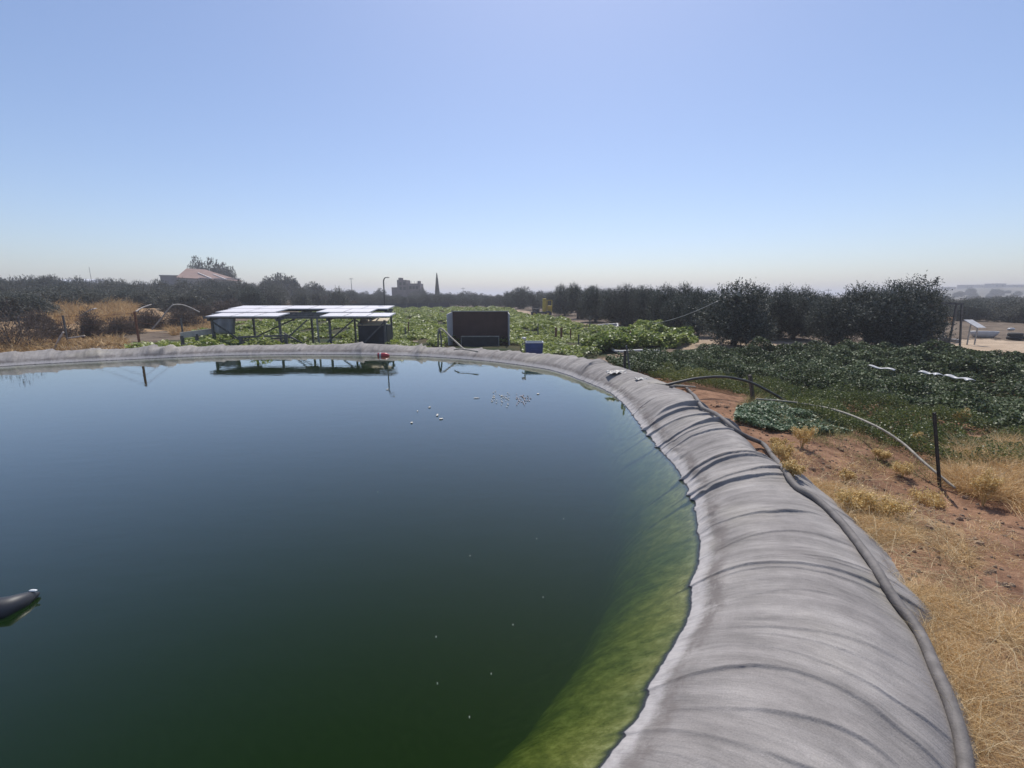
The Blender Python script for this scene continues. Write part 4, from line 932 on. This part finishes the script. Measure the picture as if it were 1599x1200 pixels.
# ------------------------------------------------------------------ FENCE AND ODD PIPES AT LEFT
def left_fence():
    posts = [(-60,500,556,rust),(27,493,552,steel),(98,493,548,steel),(210,487,545,rust),(282,497,532,steel)]
    base = None; pts = []
    y = 16.2
    root = empty('wire_fence', (PD(210, 540, 17).x, 17, -.2)); o_ = root.location
    for u, vt, vb, m_ in posts:
        yy = {-60: 21, 27: 21, 98: 21, 210: 17, 282: 21.5}[u]; t = PD(u, vt, yy); g_ = gz(t.x, yy)
        MB().beam(Vector((t.x, yy, g_-.1))-o_, t-o_, .06, .05).build('post', m_, root); pts.append((t, g_))
    w_ = MB()
    for i in range(len(pts)-1):
        for hgt in (.05, .38, .7):
            a = pts[i][0]-Vector((0, 0, hgt)); b = pts[i+1][0]-Vector((0, 0, hgt)); w_.tube([a-o_, a.lerp(b, .5)-o_-Vector((0, 0, .06)), b-o_], .006, 5)
    w_.build('wire', rust, root); tag(root, 'rusty post-and-wire fence behind the far left bank', 'fence')
left_fence()
for pts, lab in [([(237,515,25),(250,500,25),(266,480,25),(275,476,25.2),(290,478,25.6),(312,488,26)], 'bent pale pipe hoop rising over the scrub left of the solar rack'),
                 ([(85,546,19),(91,532,19),(99,519,19)], 'short pale pipe leaning up from the far left bank'),
                 ([(105,529,21),(118,527,21),(132,525,21)], 'short level pale stick beside the leaning pipe at the left'),
                 ([(124,495,25),(140,485,25),(150,482,25.5)], 'pale branch leaning on the wire between the straw patches'),
                 ([(212,487,24),(222,481,24.5),(236,476,25)], 'pale stick on top of the rusty fence post')]:
    arc_pipe('pipe', [PD(*q) for q in pts], .035, mat('chalky_pipe', (.4,.36,.33), .8, .2, 9), lab)
# dark net fence behind the squash field
def netf():
    a = PD(545, 476, 78); b = PD(702, 478, 84); root = empty('net_fence', (a.x, a.y, gz(a.x, a.y))); o_ = root.location
    n_ = 10; nm = mat('blue_black_net', (.03,.034,.05), .8, .2, 1)
    tp = [a.lerp(b, t) for t in np.linspace(0, 1, n_)]
    m_ = MB()
    for i in range(n_-1):
        p, q = tp[i], tp[i+1]; za = gz(p.x, p.y); zb = gz(q.x, q.y); m_.add([v-o_ for v in (Vector((p.x, p.y, za-.1)), Vector((q.x, q.y, zb-.1)), Vector((q.x, q.y, zb+.95)), Vector((p.x, p.y, za+.95)))], [(0,1,2,3)])
    ob = m_.build('net', nm, root); ob.modifiers.new('t', 'SOLIDIFY').thickness = .02
    for p in tp: MB().beam(Vector((p.x, p.y-.05, gz(p.x, p.y)-.1))-o_, Vector((p.x, p.y-.05, gz(p.x, p.y)+1.15))-o_, .07).build('post', steel, root)
    tag(root, 'low blue-black shade-net fence at the far left end of the squash field', 'fence')
netf()
# short stakes in the squash field
for u, vt, vb, m_, lab in [(868,519,530,rust,'thin rusty stake in the squash field, left of the thick rusty one'),(876.5,519,531,rust,'thick rusty stake in the squash field'),(891,521,533,rust,'rusty stake in the squash field above the blue tub'),(903.5,531,539,steel,'short black stake in the squash field right of the blue tub'),
    (984,525,535,rust,'rusty stake at the foot of the squash mound'),(638,509,521,rust,'rusty stake in the squash leaves left of the brown shelter'),(921,500,518,steel,'thin dark stake just left of the white frame'),(840,513,527,steel,'thin black stake in the squash field above the white-capped one'),(633,518,528,steel,'dark stake beside the rusty one left of the brown shelter')]:
    g_ = G(u, vb); t_ = PD(u, vt, g_.y); t_.z += .25; o = MB().beam(g_-Vector((0,0,.1)), t_, .11 if 'thick' in lab else .06).build('stake', m_); tag(o, lab, 'stake')
# white frame on the ground, white pipe, blocks
def wframe():
    c = G(946, 513); root = empty('window_frame', (c.x, c.y, c.z+.12), R(-12)); m_ = MB(); W, D_ = 1.7, 1.15
    for sy in (-1, 1): m_.box((0, sy*D_/2, .05), (W, .1, .08))
    for sx in (-1, 1): m_.box((sx*(W/2-.05), 0, .052), (.1, D_-.1, .08))
    m_.build('frame', white_pl, root, bevel=.01); MB().box((0, 0, .03), (W-.18, D_-.08, .03)).build('pane', mat('dark_pane', (.04,.045,.06), .25), root)
    tag(root, 'white frame with a dark pane lying flat on the pale soil before the olive trees', 'frame'); root.rotation_euler = (R(6), R(-5), R(-12))
wframe()
pts = [Vector(G(u, v))+Vector((0, 0, .09)) for u, v in [(955,548),(961,552),(975,552.5),(1000,551),(1029,552)]]
arc_pipe('pipe', pts, .055, mat('white_pipe', (.55,.54,.52), .6, .1, 9), 'thick white pipe lying on the bare soil below the squash mound')
rd = random.Random(3)
for k, (u, v, s_) in enumerate([(1038,519,.3),(1046,519,.34),(1052,518,.28)]):
    g_ = G(u, v); o = MB().box((g_.x, g_.y, g_.z+.14), (s_, .25, .3), rd.uniform(-.4, .4)).build('stone_block', mat('pink_block', (.36,.26,.22), .9, .2, 10, .4, 20), bevel=.02)
    tag(o, ['pinkish stone block at the left of three behind the squash mound', 'middle and largest pinkish stone block behind the squash mound', 'pinkish stone block at the right of three behind the squash mound'][k], 'stone block')
# slanting cable
g_ = PD(1020, 506, 22); e_ = PD(1122, 470, 18); o = MB().tube([tuple(g_.lerp(e_, t)-Vector((0, 0, .12*math.sin(math.pi*t)))) for t in np.linspace(0, 1, 14)], .012, 6).build('cable', galv, None, True); tag(o, 'thin pale cable slanting up to the large dark olive tree', 'cable')
# yellow machine
def machine():
    g_ = G(848, 494); root = empty('spray_trailer', g_, R(-8)); yl = mat('yellow_paint', (.46,.34,.04), .6, .2, 3); dk = mat('dark_chassis', (.03,.03,.035), .7, .3, 4)
    MB().box((-.3, 0, .45), (2.6, 1.2, .28)).build('chassis', dk, root, bevel=.03)
    MB().box((-.95, 0, .78), (.9, .9, .4)).build('engine_box', dk, root, bevel=.05)
    m_ = MB(); m_.box((.15, 0, 1.45), (.45, .9, 1.75)); m_.build('tank_panel', yl, root, bevel=.05)
    f = MB()
    for x in (.5, 1.15):
        for y in (-.45, .45): f.beam((x, y, .5), (x, y, 2.1), .07)
    for z in (2.1, 1.3): f.beam((.4, -.45, z), (1.18, -.45, z), .07); f.beam((.4, .45, z), (1.18, .45, z), .07)
    f.build('cab_frame', yl, root); MB().box((.85, 0, 1.0), (.5, .6, .75)).build('seat_box', yl, root, bevel=.04)
    for x in (-1.1, .7):
        for y in (-.7, .7):
            wh = MB().lathe([(.12, -.1), (.4, -.1), (.42, 0), (.4, .1), (.12, .1)], 18, (x, y, .3), Matrix.Rotation(R(90), 3, 'X')).build('wheel', dk, root, True)
            MB().lathe([(.05, -.12), (.18, -.11), (.18, .11), (.05, .12)], 12, (x, y, .3), Matrix.Rotation(R(90), 3, 'X')).build('hub', yl, wh)
    root.scale = (.85, .85, .85); tag(root, 'yellow farm machine with dark chassis parked before the olive trees', 'farm machine')
machine()
# ------------------------------------------------------------------ BUILDINGS
def house():
    Y = 112; z0 = 1.0; a = PD(280, 440, Y); b = PD(378, 440, Y); th = -math.atan2((a.x+b.x)/2, Y); ux = Vector((math.sin(-th), math.cos(-th), 0)); mid_ = (a+b)/2; root = empty('house', (mid_.x+ux.x*4, mid_.y+ux.y*4, z0), th); W = (b.x-a.x)*math.cos(th)*.97; eav = PD(300, 434.5, Y).z-z0; rid = PD(292, 419, Y).z-z0
    wall = mat('house_wall', (.36,.32,.29), .85, .1, .5); tile = mat('roof_tile', (.27,.17,.14), .8, .15, .8); wht = mat('white_trim', (.7,.68,.66), .6)
    MB().box((0, 0, eav/2-.3), (W, 8, eav+.6)).build('wall', wall, root)
    e = .5; x0, x1 = -W/2-e, W/2+e; y0, y1 = -4-e, 4+e; rx0, rx1 = -W/2+1.6, -W/2+5.2
    V = [(x0,y0,eav),(x1,y0,eav-.6),(x1,y1,eav-.6),(x0,y1,eav),(rx0,0,rid),(rx1,0,rid-.15)]
    rf = MB().add(V, [(0,1,5,4),(1,2,5),(2,3,4,5),(3,0,4),(3,2,1,0)]).build('roof', tile, root)
    t = MB()
    for xa in (rx0+2.2, rx0+5.2):
        p = Vector((xa, -2.6+.5, 0)); q = Vector((xa+2.6, y0+.2, 0))
        def rz_(P_): f = (P_.y-y0)/(0-y0); base_e = eav-.6*(P_.x-x0)/(x1-x0); return base_e+(rid-base_e)*f*max(.3, 1-max(0, (P_.x-rx1))/(x1-rx1)*.6)+.12
        p.z = rz_(p); q.z = rz_(q); t.beam(p, q, .28, .1); t.beam(q, q+Vector((-2.6, 0, .06)), .18, .1)
    t.build('roof_trim', wht, rf)
    for k, x in enumerate((-W*.35, -W*.1, W*.18, W*.38)):
        f = MB().box((x, -4.02, eav*.55), (1.1, .1, 1.3)).build('window', wht, root); MB().box((x, -4.08, eav*.55), (.9, .06, 1.1)).build('pane', mat('dark_glass', (.03,.035,.04), .15), f)
    tag(root, 'low house with a long sloping red tiled roof on the left horizon', 'house')
    a = PD(252, 440, Y-2); b = PD(283, 440, Y-2); top = PD(262, 431.5, Y-2).z; mid_ = (a+b)/2; r2 = empty('annex_building', (mid_.x+ux.x*1.5, mid_.y+ux.y*1.5, z0), th)
    MB().box((0, 0, (top-z0)/2-.3), ((b.x-a.x)*.86, 3, top-z0+.6)).build('wall', mat('grey_render', (.27,.25,.25), .9, .1, .6), r2); MB().box((0, 0, top-z0+.1), ((b.x-a.x)*.86+.3, 3.4, .25)).build('roof_slab', mat('roof_slab', (.33,.31,.3), .9), r2)
    for x in (-1.3, 1.2): MB().box((x, -1.51, (top-z0)*.6), (.9, .06, 1.0)).build('window', mat('dark_window', (.03,.03,.04), .2), r2)
    tag(r2, 'flat-roofed grey building against the left side of the red-roofed house', 'building')
house()
def ruin():
    Y = 150; z0 = -.4; root = empty('unfinished_building', (PD(638, 455, Y).x, Y, z0)); ox = root.location.x
    con = mat('bare_concrete', (.13,.11,.105), .9, .2, .6); dk = mat('opening_shade', (.02,.02,.022), .9)  # dark plates in this colour paint the shade inside open window holes
    def X(u): return PD(u, 455, Y).x-ox
    def Zv(v): return PD(638, v, Y).z-z0
    def blk(nm, u0, u1, vt, dy=0, d=6): c = (X(u0)+X(u1))/2; return MB().box((c, dy+d/2, Zv(vt)/2), (X(u1)-X(u0), d, Zv(vt))).build(nm, con, root)
    blk('tower', 620.5, 635, 437.5); blk('wall', 635.1, 655.5, 443, .3); blk('low_wall', 611, 620.4, 449, .5)
    m_ = MB(); m_.box(((X(622)+X(627))/2, 2, Zv(435.5)), (X(627.5)-X(622), 2, Zv(434.5)-Zv(437.5)+.02)); m_.build('stair_head', con, root)
    m_ = MB(); m_.box(((X(652)+X(655.5))/2, 1.5, (Zv(439)+Zv(443))/2), (X(655.5)-X(652), 2, Zv(439)-Zv(443))); m_.build('pier', con, root)
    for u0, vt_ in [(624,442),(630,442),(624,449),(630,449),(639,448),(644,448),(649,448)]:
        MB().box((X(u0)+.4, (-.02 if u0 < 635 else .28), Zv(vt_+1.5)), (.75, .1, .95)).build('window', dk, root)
    pp = MB()
    for u_ in (637, 641, 646, 650): pp.beam((X(u_), 1.5, Zv(443)), (X(u_), 1.5, Zv(443)+.7), .1)
    pp.build('column_stub', con, root); tag(root, 'unfinished brown concrete building with a square tower on the horizon', 'building')
ruin()
# distant houses on the right hill and low white roofs on the left horizon
for k, (u, Y, wd_, hh) in enumerate([(1583, 420, 9, 4), (1506, 440, 8, 4), (1552, 400, 10, 3.5), (1530, 470, 9, 4), (1480, 450, 8, 3)]):
    p = PD(u, 455, Y); z0 = hill_z(p.x, p.y)
    root = empty('hill_house', (p.x, p.y, z0)); MB().box((0, 0, hh/2-.5), (wd_, 8, hh+1)).build('wall', mat('hazy_wall', (.33,.3,.27), .9), root); MB().box((0, 0, hh+.15), (wd_+.6, 8.6, .3)).build('roof_slab', mat('hazy_roof', (.42,.36,.33), .9), root)
    for x in (-wd_*.25, wd_*.25): MB().box((x, -4.02, hh*.55), (1.1, .08, 1.2)).build('window', mat('far_window', (.05,.05,.06), .4), root)
    tag(root, ['pale house highest and farthest right on the hazy hill', 'pale house at the left shoulder of the hazy hill', 'wide low pale house lowest on the hazy hill', 'pale house in the middle of the hazy hill', 'small pale house at the left foot of the hazy hill'][k], 'house')
for k, (u0, u1) in enumerate([(97, 130), (134, 157)]):
    Y = 165; a = PD(u0, 437, Y); b = PD(u1, 438, Y); z0 = gz(a.x, Y); root = empty('greenhouse', ((a.x+b.x)/2, Y, z0)); h = a.z-z0+.15; W = b.x-a.x; m_ = MB(); n_ = 12
    V = [(sx*W/2, 5*math.cos(math.pi*q/n_), (h-1.6)+1.6*math.sin(math.pi*q/n_)) for sx in (-1, 1) for q in range(n_+1)]
    m_.add(V, [(q, q+1, n_+2+q, n_+1+q) for q in range(n_)]+[tuple(range(n_+1)), tuple(range(2*n_+1, n_, -1))]); m_.build('cover', mat('greenhouse_film', (.7,.7,.7), .4), root)
    MB().box((0, 0, (h-1.6)/2), (W, 9.9, h-1.6)).build('wall', mat('greenhouse_wall', (.5,.5,.5), .6), root)
    tag(root, ['long white greenhouse on the left horizon, the wider of two', 'shorter white greenhouse on the left horizon'][k], 'greenhouse')
# far poles
def pole(u, vt, Y, label, arms=1, r=.09):
    p = PD(u, vt, Y); z0 = gz(p.x, Y); root = empty('power_pole', (p.x, Y, z0)); h = p.z-z0; MB().tube([(0, 0, -.3), (0, 0, h)], [r*1.3, r], 8).build('pole', steel, root, True)
    if arms: MB().beam((-.8, 0, h-.4), (.8, 0, h-.4), .1).build('cross_arm', steel, root)
    tag(root, label, 'power pole')
pole(548, 434, 160, 'faint thin power pole on the horizon above the net fence'); pole(723, 449, 170, 'tiny power pole on the horizon right of the cypress', 1, .07); pole(139, 417, 150, 'thin tall power pole on the left horizon by the greenhouses', 0, .06)
pole(1294, 451, 120, 'thin power pole over the low olive tree right of the sunny gap', 1, .05)
def hframe(u0, u1, vt, Y, label):
    a = PD(u0, vt, Y); b = PD(u1, vt, Y); z0 = gz(a.x, Y); root = empty('power_pole', (a.x, Y, z0)); h = a.z-z0; W = b.x-a.x
    for x in (0, W): MB().tube([(x, 0, -.3), (x, 0, h)], .07, 8).build('pole', steel, root, True)
    MB().beam((-.1, 0, h), (W+.1, 0, h), .09).build('cross_arm', steel, root); tag(root, label, 'power pole')
hframe(1279, 1287, 455.5, 120, 'twin-legged power pole left of the single thin pole on the right horizon')

# ------------------------------------------------------------------ JUNK BY THE SAND ROAD
def yard():
    y = 20.; a = PD(1487, 480, y); b = PD(1503, 480, y); z0 = gz(a.x, y)
    root = empty('metal_gantry', ((a.x+b.x)/2, y, z0)); o_ = root.location
    for u0, v0, u1, v1 in [(1484,527,1494,474),(1503,526,1502,474)]:
        p = PD(u0, v0, y); q = PD(u1, v1, y); MB().beam(Vector((p.x, y, z0-.1))-o_, q-o_, .055).build('leg', steel, root)
    p = PD(1456, 473, y+.4); q = PD(1505, 475, y-.1); MB().beam(p-o_, q-o_, .08).build('crossbar', steel, root)
    p2_ = PD(1457, 520, y+.4); MB().beam(p-o_, Vector((p2_.x, p2_.y, z0-.1))-o_, .07).build('leg', steel, root)
    tag(root, 'rusty metal gantry with a crossbar beyond the sand road', 'gantry')
    c = PD(1479, 501, y+3); o = MB().box(c, (.42, .1, .34)).build('sign_board', mat('orange_board', (.4,.24,.12), .8, .2, 3), bevel=.01); 
    r = empty('sign', (c.x, c.y, gz(c.x, c.y))); o.parent = r; o.location = -r.location; MB().beam((0, .08, -.1), (0, .08, c.z-r.location.z), .05).build('post', steel, r); tag(r, 'faded orange board on a post seen between the gantry legs', 'sign')
    # overturned white trough
    g_ = G(1536, 527.5); m_ = MB(); n_ = 20; V = []; L_ = .95
    rings = [(1.0, .34), (1.03, .30), (.9, .14), (.62, .0)]
    for s_, z in rings:
        for k in range(n_): a_ = 2*math.pi*k/n_; V.append((L_*.62*s_*abs(math.cos(a_))**.8*math.copysign(1, math.cos(a_)), .3*s_*math.sin(a_), z))
    F = [(l*n_+k, l*n_+(k+1) % n_, (l+1)*n_+(k+1) % n_, (l+1)*n_+k) for l in range(3) for k in range(n_)]+[tuple(3*n_+k for k in range(n_))]
    m_.add(V, F); o = m_.build('trough', mat('trough_white', (.6,.58,.56), .5, .12, 5), None, True); o.location = (g_.x, g_.y, g_.z); o.rotation_euler = (R(-8), 0, R(-20)); o.modifiers.new('t', 'SOLIDIFY').thickness = .02
    tag(o, 'white boat-shaped trough lying beyond the sand road', 'trough')
    p = PD(1522, 506, y+2); r = empty('awning', (p.x, p.y, gz(p.x, p.y))); h = p.z-r.location.z
    MB().box((0, 0, h), (.42, .8, .03), 0, R(25)).build('cover', white_pl, r)
    for x in (-.18, .18): MB().beam((x, 0, -.1), (x, 0, h-.03), .04).build('leg', galv, r)
    tag(r, 'small tilted white cover on legs behind the boat-shaped trough', 'cover')
    # stack of tyres and a barrow near the right edge
    for k, (u, v, n_, lab) in enumerate([(1583, 531, 2, 'pile of dark tyres near the right edge beyond the sand road'), (1597, 530, 1, 'single dark tyre at the right edge beyond the sand road')]):
        g_ = G(u, v); 
        for q in range(n_):
            o = MB().lathe([(.14, -.08), (.28, -.09), (.31, 0), (.28, .09), (.14, .08)], 18, (g_.x+.03*q, g_.y, g_.z+.1+.18*q)).build('tyre', mat('tyre_rubber', (.03,.03,.03), .8), None, True)
            tag(o, ('lower' if q == 0 else 'upper')+' dark tyre of the pair near the right edge beyond the sand road' if n_ == 2 else lab, 'tyre')
    p = G(1588, 527); o = MB().blob((p.x, p.y+.4, p.z+.42), (.2, .12, .09), 10, .1).build('plastic_can', white_pl, None, True); tag(o, 'white plastic can lying behind the tyres near the right edge', 'can')
    # white crates and boards at the end of the big olive clump
    for k, (u, v, w_, d_, h_, m_, lab) in enumerate([(1444,534,.28,.2,.38,white_pl,'upright white crate at the right foot of the big olive clump'),(1455,534,.32,.25,.2,steel,'low dark box between the white crate and the white board'),(1469,534.5,.5,.3,.16,white_pl,'flat white board pile beneath the gantry, right of the dark box'),
        (1474,535.5,.3,.25,.22,steel,'small dark drum in front of the white board pile'),(1491,535,.38,.3,.14,mat('grey_crate',(.2,.2,.2),.7),'low grey crate right of the small dark drum')]):
        g_ = G(u, v); o = MB(); o.box((0, 0, h_/2), (w_, d_, h_)); o.box((0, 0, h_+.012), (w_+.03, d_+.03, .024)); o.box((0, -d_/2-.006, h_*.5), (w_*.7, .012, h_*.3)); o = o.build('crate', m_, bevel=.008); o.location = (g_.x, g_.y, g_.z); o.rotation_euler = (0, 0, rd.uniform(-.5, .5)); tag(o, lab, 'crate')
yard()
# stones and clods on the right bank: loose litter nobody could count
def stones():
    poly = poly_px([(1100,625),(1190,640),(1330,690),(1500,770),(1599,820),(1800,1000),(1700,1200),(1400,950),(1250,760)]); p = scatter(poly, 900); m_ = MB()
    z = terrain(p[:, 0], p[:, 1])
    for k in range(len(p)):
        s_ = random.uniform(.005, .022)*(2 if random.random() < .06 else 1); m_.blob((p[k, 0], p[k, 1], z[k]+s_*.1), (s_, s_*random.uniform(.6, 1), s_*.75), 8, .22, k)
    o = m_.build('soil_clods', mat('clod', (.14,.08,.05), .95, col2=(.34,.24,.16), vs=3)); tag(o, kind='stuff')
stones()

# ------------------------------------------------------------------ HAZE
hz_ = MB().box((0, 2200, 7), (9000, 6500, 20)).build('haze', bpy.data.materials.new('haze'))
hm = hz_.data.materials[0]; hm.use_nodes = True; n = hm.node_tree; n.nodes.clear(); out = n.nodes.new('ShaderNodeOutputMaterial'); pv = n.nodes.new('ShaderNodeVolumePrincipled')
pv.inputs['Color'].default_value = (.96, .95, 1.0, 1); pv.inputs['Density'].default_value = .0014; pv.inputs['Anisotropy'].default_value = .35
n.links.new(pv.outputs[0], out.inputs['Volume']); tag(hz_, kind='stuff')
print('objects', len(bpy.data.objects))
